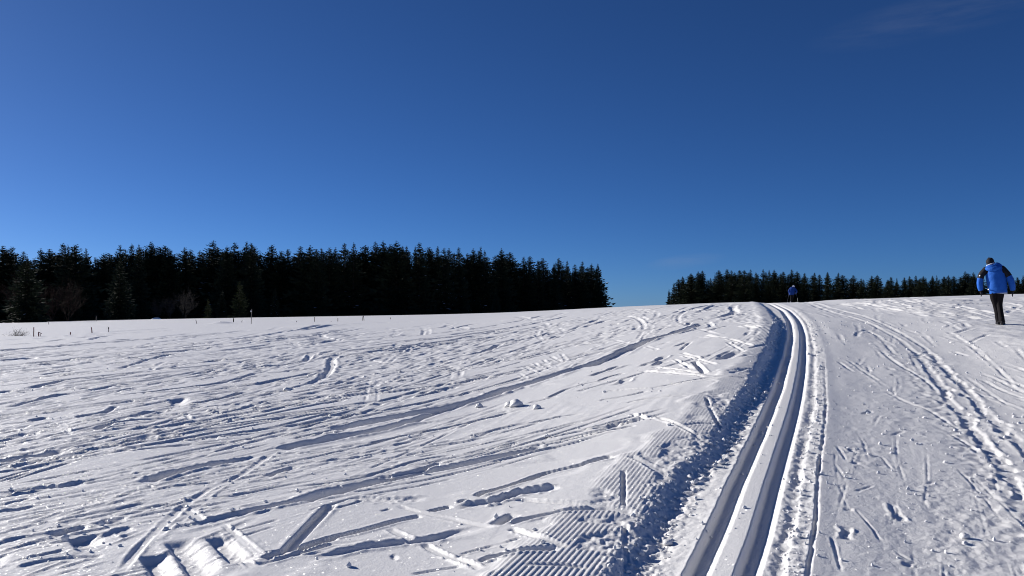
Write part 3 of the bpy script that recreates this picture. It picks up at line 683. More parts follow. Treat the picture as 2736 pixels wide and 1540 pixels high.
# spruces: x, y, height, form, breadth, what it looks like, group
TREES = [
    (-127.7, 201.1, 19.4, 3, 1.6, 'left-wood spruce with its top right above the left picture edge', 'spruces along the front of the left wood'),
    (-125.4, 201.2, 19.1, 5, 1.6, 'left-wood spruce, second treetop right of the left picture edge', 'spruces along the front of the left wood'),
    (-119.1, 195.9, 17.4, 1, 1.6, 'left-wood spruce, third treetop right of the left picture edge', 'spruces along the front of the left wood'),
    (-120.7, 205.6, 18.9, 7, 1.25, 'left-wood spruce, fourth treetop right of the left picture edge', 'spruces along the front of the left wood'),
    (-118.4, 205.3, 18.7, 3, 1.75, 'left-wood spruce, sixth treetop left of the thin post at the wood foot', 'spruces along the front of the left wood'),
    (-116.9, 209.4, 20.5, 7, 1.4, 'left-wood spruce, fifth treetop left of the thin post at the wood foot', 'spruces along the front of the left wood'),
    (-116.0, 209.9, 20.0, 2, 1.1, 'left-wood spruce, fourth treetop left of the thin post at the wood foot', 'spruces along the front of the left wood'),
    (-109.7, 201.3, 19.2, 6, 1.75, 'left-wood spruce, third treetop left of the thin post at the wood foot', 'spruces along the front of the left wood'),
    (-113.4, 213.7, 19.3, 1, 1.1, 'left-wood spruce, second treetop left of the thin post at the wood foot', 'spruces along the front of the left wood'),
    (-111.5, 215.1, 17.0, 0, 1.25, 'left-wood spruce with its top right above the thin post at the wood foot', 'spruces along the front of the left wood'),
    (-108.4, 213.1, 17.8, 4, 1.4, 'left-wood spruce, first treetop right of the thin post at the wood foot', 'spruces along the front of the left wood'),
    (-108.8, 216.6, 18.2, 6, 1.75, 'left-wood spruce, second treetop right of the thin post at the wood foot', 'spruces along the front of the left wood'),
    (-105.8, 216.9, 20.2, 'S', 1.4, 'left-wood spruce, third treetop right of the thin post at the wood foot', 'spruces along the front of the left wood'),
    (-104.6, 220.4, 20.9, 7, 1.1, 'left-wood spruce, fourth treetop right of the thin post at the wood foot', 'spruces along the front of the left wood'),
    (-97.5, 209.7, 19.7, 1, 0.9, 'left-wood spruce, fifth treetop right of the thin post at the wood foot', 'spruces along the front of the left wood'),
    (-100.7, 223.8, 21.8, 3, 1.25, 'tallest spruce in the left part of the left wood, its top clear of its neighbours', 'spruces along the front of the left wood'),
    (-97.8, 223.0, 20.2, 6, 1.75, 'left-wood spruce, seventh treetop right of the thin post at the wood foot', 'spruces along the front of the left wood'),
    (-96.4, 223.2, 20.5, 6, 1.6, 'left-wood spruce, eighth treetop right of the thin post at the wood foot', 'spruces along the front of the left wood'),
    (-93.6, 219.8, 19.1, 5, 1.6, 'left-wood spruce, sixth treetop left of the black post in the snow', 'spruces along the front of the left wood'),
    (-90.9, 222.7, 19.9, 3, 1.25, 'left-wood spruce, fifth treetop left of the black post in the snow', 'spruces along the front of the left wood'),
    (-91.3, 228.3, 19.7, 0, 1.25, 'left-wood spruce, fourth treetop left of the black post in the snow', 'spruces along the front of the left wood'),
    (-88.4, 227.0, 19.2, 2, 1.75, 'left-wood spruce, third treetop left of the black post in the snow', 'spruces along the front of the left wood'),
    (-83.8, 225.0, 21.8, 'S', 1.75, 'left-wood spruce, second treetop left of the black post in the snow', 'spruces along the front of the left wood'),
    (-77.4, 217.8, 19.5, 4, 1.25, 'left-wood spruce, first treetop left of the black post in the snow', 'spruces along the front of the left wood'),
    (-80.4, 232.3, 21.8, 'S', 1.75, 'left-wood spruce with its top right above the black post in the snow', 'spruces along the front of the left wood'),
    (-76.2, 230.3, 21.9, 1, 1.25, 'left-wood spruce, first treetop left of the tall marker pole', 'spruces along the front of the left wood'),
    (-70.8, 218.1, 20.3, 6, 1.1, 'left-wood spruce with its top right above the tall marker pole', 'spruces along the front of the left wood'),
    (-70.0, 233.6, 21.2, 6, 1.4, 'left-wood spruce, first treetop right of the tall marker pole', 'spruces along the front of the left wood'),
    (-66.0, 230.2, 19.1, 0, 1.6, 'left-wood spruce, second treetop right of the tall marker pole', 'spruces along the front of the left wood'),
    (-64.9, 232.3, 19.7, 0, 1.4, 'left-wood spruce, third treetop right of the tall marker pole', 'spruces along the front of the left wood'),
    (-62.1, 236.0, 20.9, 5, 1.6, 'left-wood spruce, fourth treetop right of the tall marker pole', 'spruces along the front of the left wood'),
    (-56.9, 226.0, 20.0, 4, 1.6, 'left-wood spruce, seventh treetop left of the pair of crossed stakes', 'spruces along the front of the left wood'),
    (-54.3, 222.6, 18.8, 0, 1.25, 'left-wood spruce, sixth treetop left of the pair of crossed stakes', 'spruces along the front of the left wood'),
    (-55.0, 231.7, 19.8, 1, 1.6, 'left-wood spruce, fifth treetop left of the pair of crossed stakes', 'spruces along the front of the left wood'),
    (-51.8, 228.1, 19.7, 3, 1.4, 'left-wood spruce, fourth treetop left of the pair of crossed stakes', 'spruces along the front of the left wood'),
    (-51.8, 235.1, 20.2, 4, 1.1, 'left-wood spruce, third treetop left of the pair of crossed stakes', 'spruces along the front of the left wood'),
    (-48.0, 230.2, 21.1, 5, 1.25, 'left-wood spruce, second treetop left of the pair of crossed stakes', 'spruces along the front of the left wood'),
    (-45.6, 230.9, 21.2, 2, 1.4, 'left-wood spruce, first treetop left of the pair of crossed stakes', 'spruces along the front of the left wood'),
    (-43.9, 239.8, 21.3, 6, 1.75, 'left-wood spruce with its top right above the pair of crossed stakes', 'spruces along the front of the left wood'),
    (-41.1, 242.1, 22.5, 1, 1.6, 'left-wood spruce, second treetop right of the pair of crossed stakes', 'spruces along the front of the left wood'),
    (-37.9, 236.8, 22.1, 4, 1.4, 'left-wood spruce, third treetop right of the pair of crossed stakes', 'spruces along the front of the left wood'),
    (-35.4, 233.8, 20.9, 3, 1.25, 'left-wood spruce, fourth treetop right of the pair of crossed stakes', 'spruces along the front of the left wood'),
    (-33.5, 231.7, 21.5, 4, 1.6, 'left-wood spruce, fifth treetop right of the pair of crossed stakes', 'spruces along the front of the left wood'),
    (-32.9, 240.2, 21.0, 5, 0.9, 'left-wood spruce, sixth treetop right of the pair of crossed stakes', 'spruces along the front of the left wood'),
    (-30.6, 233.4, 20.4, 5, 0.9, 'left-wood spruce, seventh treetop right of the pair of crossed stakes', 'spruces along the front of the left wood'),
    (-28.7, 238.0, 20.7, 2, 0.9, 'left-wood spruce, eighth treetop right of the pair of crossed stakes', 'spruces along the front of the left wood'),
    (-26.8, 233.5, 21.3, 5, 1.4, 'left-wood spruce, ninth treetop right of the pair of crossed stakes', 'spruces along the front of the left wood'),
    (-24.7, 239.8, 20.5, 5, 1.6, 'left-wood spruce, tenth treetop right of the pair of crossed stakes', 'spruces along the front of the left wood'),
    (-22.4, 240.5, 20.8, 7, 0.9, 'left-wood spruce, eleventh treetop right of the pair of crossed stakes', 'spruces along the front of the left wood'),
    (-20.1, 237.5, 19.9, 'S', 1.25, 'left-wood spruce, twelfth treetop right of the pair of crossed stakes', 'spruces along the front of the left wood'),
    (-19.3, 245.2, 20.5, 7, 1.25, 'left-wood spruce, thirteenth treetop right of the pair of crossed stakes', 'spruces along the front of the left wood'),
    (-16.2, 245.3, 20.8, 5, 1.1, 'left-wood spruce, fourteenth treetop right of the pair of crossed stakes', 'spruces along the front of the left wood'),
    (-14.3, 256.7, 19.9, 5, 1.25, 'left-wood spruce, fifteenth treetop right of the pair of crossed stakes', 'spruces along the front of the left wood'),
    (-12.3, 258.3, 21.4, 4, 1.25, 'left-wood spruce, sixteenth treetop right of the pair of crossed stakes', 'spruces along the front of the left wood'),
    (-10.4, 263.9, 22.5, 1, 0.9, 'left-wood spruce, seventeenth treetop right of the pair of crossed stakes', 'spruces along the front of the left wood'),
    (-8.9, 257.5, 20.7, 2, 1.25, 'left-wood spruce, eighteenth treetop right of the pair of crossed stakes', 'spruces along the front of the left wood'),
    (-3.5, 261.0, 21.5, 4, 1.1, 'left-wood spruce, thirteenth treetop left of the right end of that wood', 'spruces along the front of the left wood'),
    (-0.8, 270.5, 21.1, 6, 1.75, 'left-wood spruce, twelfth treetop left of the right end of that wood', 'spruces along the front of the left wood'),
    (3.8, 269.2, 19.3, 1, 1.6, 'left-wood spruce, eleventh treetop left of the right end of that wood', 'spruces along the front of the left wood'),
    (6.1, 280.2, 20.3, 5, 1.75, 'left-wood spruce, tenth treetop left of the right end of that wood', 'spruces along the front of the left wood'),
    (8.9, 270.7, 18.1, 7, 1.1, 'left-wood spruce, ninth treetop left of the right end of that wood', 'spruces along the front of the left wood'),
    (10.8, 278.6, 19.4, 3, 1.6, 'left-wood spruce, eighth treetop left of the right end of that wood', 'spruces along the front of the left wood'),
    (14.4, 275.4, 17.2, 3, 0.9, 'left-wood spruce, seventh treetop left of the right end of that wood', 'spruces along the front of the left wood'),
    (16.9, 290.2, 20.1, 3, 1.25, 'left-wood spruce, sixth treetop left of the right end of that wood', 'spruces along the front of the left wood'),
    (19.4, 285.1, 18.6, 2, 1.25, 'left-wood spruce, fifth treetop left of the right end of that wood', 'spruces along the front of the left wood'),
    (22.4, 287.9, 17.4, 1, 1.6, 'left-wood spruce, fourth treetop left of the right end of that wood', 'spruces along the front of the left wood'),
    (25.2, 289.6, 18.6, 2, 1.4, 'left-wood spruce, third treetop left of the right end of that wood', 'spruces along the front of the left wood'),
    (29.0, 293.7, 17.7, 4, 1.4, 'left-wood spruce, second treetop left of the right end of that wood', 'spruces along the front of the left wood'),
    (31.8, 297.2, 17.8, 'W0', 0.72, 'broad spruce closing the right end of the left wood, branches against the sky', 'spruces along the front of the left wood'),
    (49.4, 252.8, 6.5, 'W1', 0.8, 'low broad spruce at the left end of the right wood, the first above the crest', 'spruces along the front of the right wood'),
    (47.7, 236.3, 7.8, 2, 1.3, 'right-wood spruce, second treetop right of the left end of that wood', 'spruces along the front of the right wood'),
    (52.5, 252.7, 9.5, 6, 1.9, 'right-wood spruce, third treetop right of the left end of that wood', 'spruces along the front of the right wood'),
    (52.9, 248.9, 10.2, 3, 1.1, 'right-wood spruce, fourth treetop right of the left end of that wood', 'spruces along the front of the right wood'),
    (53.7, 241.2, 10.6, 4, 1.9, 'right-wood spruce, fifth treetop right of the left end of that wood', 'spruces along the front of the right wood'),
    (58.0, 249.8, 11.6, 3, 1.1, 'right-wood spruce, sixth treetop right of the left end of that wood', 'spruces along the front of the right wood'),
    (59.0, 248.7, 11.8, 4, 1.1, 'right-wood spruce, seventh treetop right of the left end of that wood', 'spruces along the front of the right wood'),
    (61.7, 249.7, 9.4, 0, 1.1, 'right-wood spruce, eighth treetop right of the left end of that wood', 'spruces along the front of the right wood'),
    (62.8, 243.4, 11.5, 3, 1.7, 'right-wood spruce, ninth treetop right of the left end of that wood', 'spruces along the front of the right wood'),
    (65.9, 245.7, 11.8, 0, 1.7, 'right-wood spruce, tenth treetop right of the left end of that wood', 'spruces along the front of the right wood'),
    (65.1, 237.7, 11.1, 2, 1.9, 'right-wood spruce, ninth treetop left of the distant skier', 'spruces along the front of the right wood'),
    (68.4, 241.2, 11.2, 0, 1.9, 'right-wood spruce, eighth treetop left of the distant skier', 'spruces along the front of the right wood'),
    (67.6, 233.5, 10.8, 0, 1.9, 'right-wood spruce, seventh treetop left of the distant skier', 'spruces along the front of the right wood'),
    (73.5, 247.8, 11.7, 2, 1.5, 'right-wood spruce, sixth treetop left of the distant skier', 'spruces along the front of the right wood'),
    (71.9, 236.6, 10.3, 7, 1.1, 'right-wood spruce, fifth treetop left of the distant skier', 'spruces along the front of the right wood'),
    (74.9, 239.2, 11.2, 'S', 1.1, 'right-wood spruce, fourth treetop left of the distant skier', 'spruces along the front of the right wood'),
    (74.8, 233.6, 10.7, 1, 1.3, 'right-wood spruce, third treetop left of the distant skier', 'spruces along the front of the right wood'),
    (79.5, 243.2, 11.2, 4, 1.3, 'right-wood spruce, second treetop left of the distant skier', 'spruces along the front of the right wood'),
    (80.8, 239.0, 10.4, 0, 1.7, 'right-wood spruce, first treetop left of the distant skier', 'spruces along the front of the right wood'),
    (83.8, 240.4, 11.1, 6, 1.1, 'right-wood spruce with its top right above the distant skier', 'spruces along the front of the right wood'),
    (84.3, 237.6, 10.4, 3, 1.5, 'right-wood spruce, second treetop right of the distant skier', 'spruces along the front of the right wood'),
    (85.4, 234.4, 9.7, 6, 1.1, 'right-wood spruce, third treetop right of the distant skier', 'spruces along the front of the right wood'),
    (89.9, 238.6, 9.9, 0, 1.1, 'right-wood spruce, fourth treetop right of the distant skier', 'spruces along the front of the right wood'),
    (88.5, 225.1, 9.4, 0, 1.1, 'right-wood spruce, fifth treetop right of the distant skier', 'spruces along the front of the right wood'),
    (96.6, 237.5, 9.7, 7, 1.1, 'right-wood spruce, sixth treetop right of the distant skier', 'spruces along the front of the right wood'),
    (97.8, 230.1, 8.5, 'S', 1.9, 'right-wood spruce, seventh treetop right of the distant skier', 'spruces along the front of the right wood'),
    (98.3, 226.2, 7.4, 5, 1.3, 'right-wood spruce, eighth treetop right of the distant skier', 'spruces along the front of the right wood'),
    (103.3, 230.6, 8.2, 'S', 1.7, 'right-wood spruce, ninth treetop right of the distant skier', 'spruces along the front of the right wood'),
    (101.7, 223.7, 8.1, 4, 1.5, 'right-wood spruce, tenth treetop right of the distant skier', 'spruces along the front of the right wood'),
    (103.1, 220.3, 6.6, 5, 1.7, 'right-wood spruce, eleventh treetop right of the distant skier', 'spruces along the front of the right wood'),
    (109.0, 230.9, 7.7, 0, 1.7, 'right-wood spruce, twelfth treetop right of the distant skier', 'spruces along the front of the right wood'),
    (107.0, 223.4, 7.1, 2, 1.1, 'right-wood spruce, thirteenth treetop left of the walker in blue', 'spruces along the front of the right wood'),
    (110.7, 226.6, 7.3, 6, 1.1, 'right-wood spruce, twelfth treetop left of the walker in blue', 'spruces along the front of the right wood'),
    (109.9, 222.0, 7.4, 6, 1.1, 'right-wood spruce, eleventh treetop left of the walker in blue', 'spruces along the front of the right wood'),
    (111.6, 222.1, 7.5, 7, 1.5, 'right-wood spruce, tenth treetop left of the walker in blue', 'spruces along the front of the right wood'),
    (109.3, 215.2, 6.4, 6, 1.7, 'right-wood spruce, ninth treetop left of the walker in blue', 'spruces along the front of the right wood'),
    (112.1, 218.8, 7.1, 3, 1.9, 'right-wood spruce, eighth treetop left of the walker in blue', 'spruces along the front of the right wood'),
    (113.7, 217.1, 7.1, 1, 1.7, 'right-wood spruce, seventh treetop left of the walker in blue', 'spruces along the front of the right wood'),
    (120.6, 227.9, 7.6, 2, 1.1, 'right-wood spruce, sixth treetop left of the walker in blue', 'spruces along the front of the right wood'),
    (120.9, 224.8, 7.1, 5, 1.9, 'right-wood spruce, fifth treetop left of the walker in blue', 'spruces along the front of the right wood'),
    (119.0, 219.1, 7.2, 4, 1.1, 'right-wood spruce, fourth treetop left of the walker in blue', 'spruces along the front of the right wood'),
    (125.4, 222.3, 8.2, 1, 1.9, 'right-wood spruce, third treetop left of the walker in blue', 'spruces along the front of the right wood'),
    (125.1, 217.8, 7.7, 1, 1.5, 'right-wood spruce, second treetop left of the walker in blue', 'spruces along the front of the right wood'),
    (127.8, 219.4, 7.2, 1, 1.9, 'right-wood spruce, first treetop left of the walker in blue', 'spruces along the front of the right wood'),
    (126.0, 210.4, 6.5, 7, 1.3, 'right-wood spruce with its top right above the walker in blue', 'spruces along the front of the right wood'),
    (130.6, 213.8, 6.2, 6, 1.1, 'right-wood spruce, second treetop right of the walker in blue', 'spruces along the front of the right wood'),
    (128.8, 207.5, 7.0, 1, 1.7, 'right-wood spruce, third treetop right of the walker in blue', 'spruces along the front of the right wood'),
    (136.4, 216.8, 6.0, 0, 1.5, 'right-wood spruce, fourth treetop right of the walker in blue', 'spruces along the front of the right wood'),
    (137.6, 216.1, 6.4, 1, 1.1, 'right-wood spruce, fifth treetop right of the walker in blue', 'spruces along the front of the right wood'),
    (-139.0, 211.1, 18.2, 4, 2.18, 'dark spruce deeper in the left wood, filling the gaps between the front trees', 'spruces deeper in the left wood'),
    (-136.5, 209.5, 18.1, 3, 1.76, 'dark spruce deeper in the left wood, filling the gaps between the front trees', 'spruces deeper in the left wood'),
    (-133.5, 208.3, 17.7, 5, 2.22, 'dark spruce deeper in the left wood, filling the gaps between the front trees', 'spruces deeper in the left wood'),
    (-135.3, 213.8, 19.6, 3, 1.97, 'dark spruce deeper in the left wood, filling the gaps between the front trees', 'spruces deeper in the left wood'),
    (-131.4, 211.0, 17.6, 6, 2.26, 'dark spruce deeper in the left wood, filling the gaps between the front trees', 'spruces deeper in the left wood'),
    (-130.3, 212.5, 16.8, 3, 2.28, 'dark spruce deeper in the left wood, filling the gaps between the front trees', 'spruces deeper in the left wood'),
    (-128.2, 212.2, 16.8, 7, 1.79, 'dark spruce deeper in the left wood, filling the gaps between the front trees', 'spruces deeper in the left wood'),
    (-126.9, 213.1, 17.0, 7, 2.15, 'dark spruce deeper in the left wood, filling the gaps between the front trees', 'spruces deeper in the left wood'),
    (-125.9, 215.6, 18.0, 2, 1.78, 'dark spruce deeper in the left wood, filling the gaps between the front trees', 'spruces deeper in the left wood'),
    (-124.5, 216.9, 18.9, 3, 2.21, 'dark spruce deeper in the left wood, filling the gaps between the front trees', 'spruces deeper in the left wood'),
    (-123.4, 218.6, 18.7, 6, 2.06, 'dark spruce deeper in the left wood, filling the gaps between the front trees', 'spruces deeper in the left wood'),
    (-122.4, 220.7, 18.6, 4, 1.71, 'dark spruce deeper in the left wood, filling the gaps between the front trees', 'spruces deeper in the left wood'),
    (-118.8, 217.8, 19.3, 5, 1.84, 'dark spruce deeper in the left wood, filling the gaps between the front trees', 'spruces deeper in the left wood'),
    (-117.9, 219.9, 17.9, 7, 2.12, 'dark spruce deeper in the left wood, filling the gaps between the front trees', 'spruces deeper in the left wood'),
    (-117.9, 223.2, 17.7, 0, 1.99, 'dark spruce deeper in the left wood, filling the gaps between the front trees', 'spruces deeper in the left wood'),
    (-114.7, 221.5, 15.2, 0, 1.98, 'dark spruce deeper in the left wood, filling the gaps between the front trees', 'spruces deeper in the left wood'),
    (-114.1, 223.9, 17.3, 1, 2.28, 'dark spruce deeper in the left wood, filling the gaps between the front trees', 'spruces deeper in the left wood'),
    (-110.8, 222.0, 17.8, 4, 1.78, 'dark spruce deeper in the left wood, filling the gaps between the front trees', 'spruces deeper in the left wood'),
    (-108.6, 222.1, 18.5, 4, 1.8, 'dark spruce deeper in the left wood, filling the gaps between the front trees', 'spruces deeper in the left wood'),
    (-107.4, 223.0, 19.7, 1, 1.77, 'dark spruce deeper in the left wood, filling the gaps between the front trees', 'spruces deeper in the left wood'),
    (-105.8, 223.4, 18.6, 7, 2.05, 'dark spruce deeper in the left wood, filling the gaps between the front trees', 'spruces deeper in the left wood'),
    (-104.7, 225.9, 20.4, 6, 1.93, 'dark spruce deeper in the left wood, filling the gaps between the front trees', 'spruces deeper in the left wood'),
    (-104.3, 228.8, 19.9, 7, 1.93, 'dark spruce deeper in the left wood, filling the gaps between the front trees', 'spruces deeper in the left wood'),
    (-101.4, 227.0, 20.5, 6, 1.77, 'dark spruce deeper in the left wood, filling the gaps between the front trees', 'spruces deeper in the left wood'),
    (-98.8, 227.0, 18.1, 5, 2.11, 'dark spruce deeper in the left wood, filling the gaps between the front trees', 'spruces deeper in the left wood'),
    (-98.5, 230.8, 18.4, 4, 1.76, 'dark spruce deeper in the left wood, filling the gaps between the front trees', 'spruces deeper in the left wood'),
    (-96.0, 231.2, 18.9, 1, 2.1, 'dark spruce deeper in the left wood, filling the gaps between the front trees', 'spruces deeper in the left wood'),
    (-93.6, 230.5, 19.3, 2, 2.09, 'dark spruce deeper in the left wood, filling the gaps between the front trees', 'spruces deeper in the left wood'),
    (-91.7, 231.7, 18.6, 7, 1.77, 'dark spruce deeper in the left wood, filling the gaps between the front trees', 'spruces deeper in the left wood'),
    (-89.3, 232.4, 19.2, 6, 2.03, 'dark spruce deeper in the left wood, filling the gaps between the front trees', 'spruces deeper in the left wood'),
    (-87.2, 233.1, 20.4, 2, 2.12, 'dark spruce deeper in the left wood, filling the gaps between the front trees', 'spruces deeper in the left wood'),
    (-86.2, 235.0, 20.9, 6, 1.92, 'dark spruce deeper in the left wood, filling the gaps between the front trees', 'spruces deeper in the left wood'),
    (-85.1, 237.4, 19.9, 0, 1.99, 'dark spruce deeper in the left wood, filling the gaps between the front trees', 'spruces deeper in the left wood'),
    (-82.7, 236.0, 19.4, 5, 2.27, 'dark spruce deeper in the left wood, filling the gaps between the front trees', 'spruces deeper in the left wood'),
    (-79.9, 234.2, 19.6, 7, 2.21, 'dark spruce deeper in the left wood, filling the gaps between the front trees', 'spruces deeper in the left wood'),
    (-78.4, 234.9, 20.8, 1, 2.04, 'dark spruce deeper in the left wood, filling the gaps between the front trees', 'spruces deeper in the left wood'),
    (-77.1, 239.1, 21.1, 6, 2.1, 'dark spruce deeper in the left wood, filling the gaps between the front trees', 'spruces deeper in the left wood'),
    (-74.2, 236.4, 19.0, 2, 2.22, 'dark spruce deeper in the left wood, filling the gaps between the front trees', 'spruces deeper in the left wood'),
    (-71.9, 237.4, 19.6, 2, 1.82, 'dark spruce deeper in the left wood, filling the gaps between the front trees', 'spruces deeper in the left wood'),
    (-69.9, 237.1, 18.4, 7, 2.23, 'dark spruce deeper in the left wood, filling the gaps between the front trees', 'spruces deeper in the left wood'),
    (-68.3, 240.8, 18.4, 4, 2.08, 'dark spruce deeper in the left wood, filling the gaps between the front trees', 'spruces deeper in the left wood'),
    (-65.3, 240.1, 18.5, 7, 1.72, 'dark spruce deeper in the left wood, filling the gaps between the front trees', 'spruces deeper in the left wood'),
    (-63.2, 239.4, 19.0, 3, 2.0, 'dark spruce deeper in the left wood, filling the gaps between the front trees', 'spruces deeper in the left wood'),
    (-61.2, 240.5, 19.4, 3, 1.72, 'dark spruce deeper in the left wood, filling the gaps between the front trees', 'spruces deeper in the left wood'),
    (-59.5, 242.5, 18.5, 4, 2.28, 'dark spruce deeper in the left wood, filling the gaps between the front trees', 'spruces deeper in the left wood'),
    (-57.4, 245.1, 19.8, 0, 1.72, 'dark spruce deeper in the left wood, filling the gaps between the front trees', 'spruces deeper in the left wood'),
    (-54.7, 243.9, 19.0, 0, 2.26, 'dark spruce deeper in the left wood, filling the gaps between the front trees', 'spruces deeper in the left wood'),
    (-53.0, 245.5, 18.9, 2, 1.75, 'dark spruce deeper in the left wood, filling the gaps between the front trees', 'spruces deeper in the left wood'),
    (-49.6, 242.2, 19.7, 1, 2.14, 'dark spruce deeper in the left wood, filling the gaps between the front trees', 'spruces deeper in the left wood'),
    (-48.7, 247.9, 20.2, 3, 1.96, 'dark spruce deeper in the left wood, filling the gaps between the front trees', 'spruces deeper in the left wood'),
    (-45.3, 243.5, 19.9, 0, 1.95, 'dark spruce deeper in the left wood, filling the gaps between the front trees', 'spruces deeper in the left wood'),
    (-43.0, 245.6, 20.1, 7, 2.12, 'dark spruce deeper in the left wood, filling the gaps between the front trees', 'spruces deeper in the left wood'),
    (-41.0, 247.5, 21.2, 4, 1.71, 'dark spruce deeper in the left wood, filling the gaps between the front trees', 'spruces deeper in the left wood'),
    (-38.6, 246.6, 20.3, 7, 2.24, 'dark spruce deeper in the left wood, filling the gaps between the front trees', 'spruces deeper in the left wood'),
    (-36.0, 246.6, 21.0, 5, 2.06, 'dark spruce deeper in the left wood, filling the gaps between the front trees', 'spruces deeper in the left wood'),
    (-33.9, 245.9, 20.7, 5, 1.79, 'dark spruce deeper in the left wood, filling the gaps between the front trees', 'spruces deeper in the left wood'),
    (-31.7, 246.2, 20.1, 2, 2.05, 'dark spruce deeper in the left wood, filling the gaps between the front trees', 'spruces deeper in the left wood'),
    (-29.4, 246.1, 19.3, 2, 1.97, 'dark spruce deeper in the left wood, filling the gaps between the front trees', 'spruces deeper in the left wood'),
    (-27.7, 247.9, 19.6, 5, 1.94, 'dark spruce deeper in the left wood, filling the gaps between the front trees', 'spruces deeper in the left wood'),
    (-25.2, 248.1, 20.2, 6, 2.0, 'dark spruce deeper in the left wood, filling the gaps between the front trees', 'spruces deeper in the left wood'),
    (-22.6, 250.8, 18.7, 6, 1.98, 'dark spruce deeper in the left wood, filling the gaps between the front trees', 'spruces deeper in the left wood'),
    (-21.0, 253.9, 19.0, 1, 2.06, 'dark spruce deeper in the left wood, filling the gaps between the front trees', 'spruces deeper in the left wood'),
    (-18.7, 261.1, 20.4, 7, 2.17, 'dark spruce deeper in the left wood, filling the gaps between the front trees', 'spruces deeper in the left wood'),
    (-15.8, 262.3, 19.1, 0, 2.19, 'dark spruce deeper in the left wood, filling the gaps between the front trees', 'spruces deeper in the left wood'),
    (-13.2, 262.6, 19.5, 6, 2.28, 'dark spruce deeper in the left wood, filling the gaps between the front trees', 'spruces deeper in the left wood'),
    (-10.8, 265.2, 21.4, 1, 1.71, 'dark spruce deeper in the left wood, filling the gaps between the front trees', 'spruces deeper in the left wood'),
    (-8.4, 269.1, 19.6, 5, 1.82, 'dark spruce deeper in the left wood, filling the gaps between the front trees', 'spruces deeper in the left wood'),
    (-5.5, 276.3, 20.5, 5, 2.26, 'dark spruce deeper in the left wood, filling the gaps between the front trees', 'spruces deeper in the left wood'),
    (-3.5, 277.3, 21.0, 6, 1.75, 'dark spruce deeper in the left wood, filling the gaps between the front trees', 'spruces deeper in the left wood'),
    (-1.2, 276.9, 18.8, 6, 2.03, 'dark spruce deeper in the left wood, filling the gaps between the front trees', 'spruces deeper in the left wood'),
    (1.4, 281.5, 18.3, 6, 2.2, 'dark spruce deeper in the left wood, filling the gaps between the front trees', 'spruces deeper in the left wood'),
    (4.2, 284.1, 17.1, 6, 1.96, 'dark spruce deeper in the left wood, filling the gaps between the front trees', 'spruces deeper in the left wood'),
    (6.8, 286.7, 17.7, 2, 2.0, 'dark spruce deeper in the left wood, filling the gaps between the front trees', 'spruces deeper in the left wood'),
    (10.0, 291.8, 16.4, 7, 1.73, 'dark spruce deeper in the left wood, filling the gaps between the front trees', 'spruces deeper in the left wood'),
    (12.4, 294.8, 17.1, 1, 2.16, 'dark spruce deeper in the left wood, filling the gaps between the front trees', 'spruces deeper in the left wood'),
    (15.3, 294.2, 17.0, 0, 2.23, 'dark spruce deeper in the left wood, filling the gaps between the front trees', 'spruces deeper in the left wood'),
    (19.0, 301.3, 18.0, 5, 2.3, 'dark spruce deeper in the left wood, filling the gaps between the front trees', 'spruces deeper in the left wood'),
    (21.2, 302.6, 17.8, 1, 1.9, 'dark spruce deeper in the left wood, filling the gaps between the front trees', 'spruces deeper in the left wood'),
    (24.0, 305.2, 16.2, 3, 1.84, 'dark spruce deeper in the left wood, filling the gaps between the front trees', 'spruces deeper in the left wood'),
    (26.3, 306.1, 17.9, 0, 1.77, 'dark spruce deeper in the left wood, filling the gaps between the front trees', 'spruces deeper in the left wood'),
    (29.1, 309.6, 17.4, 6, 2.0, 'dark spruce deeper in the left wood, filling the gaps between the front trees', 'spruces deeper in the left wood'),
    (33.0, 312.8, 16.7, 3, 1.98, 'dark spruce deeper in the left wood, filling the gaps between the front trees', 'spruces deeper in the left wood'),
    (55.2, 258.8, 9.4, 1, 1.82, 'dark spruce deeper in the right wood, filling the gaps between the front trees', 'spruces deeper in the right wood'),
    (57.7, 257.4, 10.9, 3, 2.2, 'dark spruce deeper in the right wood, filling the gaps between the front trees', 'spruces deeper in the right wood'),
    (60.2, 256.9, 11.5, 5, 1.94, 'dark spruce deeper in the right wood, filling the gaps between the front trees', 'spruces deeper in the right wood'),
    (62.4, 255.2, 9.1, 7, 2.19, 'dark spruce deeper in the right wood, filling the gaps between the front trees', 'spruces deeper in the right wood'),
    (64.6, 255.8, 9.9, 1, 1.9, 'dark spruce deeper in the right wood, filling the gaps between the front trees', 'spruces deeper in the right wood'),
    (67.1, 257.9, 11.1, 5, 1.95, 'dark spruce deeper in the right wood, filling the gaps between the front trees', 'spruces deeper in the right wood'),
    (68.4, 253.2, 11.0, 5, 2.2, 'dark spruce deeper in the right wood, filling the gaps between the front trees', 'spruces deeper in the right wood'),
    (70.5, 254.0, 11.2, 4, 1.83, 'dark spruce deeper in the right wood, filling the gaps between the front trees', 'spruces deeper in the right wood'),
    (72.8, 255.2, 10.6, 7, 2.26, 'dark spruce deeper in the right wood, filling the gaps between the front trees', 'spruces deeper in the right wood'),
    (75.4, 255.8, 11.2, 6, 1.99, 'dark spruce deeper in the right wood, filling the gaps between the front trees', 'spruces deeper in the right wood'),
    (78.0, 255.3, 10.5, 0, 1.88, 'dark spruce deeper in the right wood, filling the gaps between the front trees', 'spruces deeper in the right wood'),
    (79.0, 249.4, 10.9, 2, 1.88, 'dark spruce deeper in the right wood, filling the gaps between the front trees', 'spruces deeper in the right wood'),
    (81.0, 248.4, 10.4, 3, 1.87, 'dark spruce deeper in the right wood, filling the gaps between the front trees', 'spruces deeper in the right wood'),
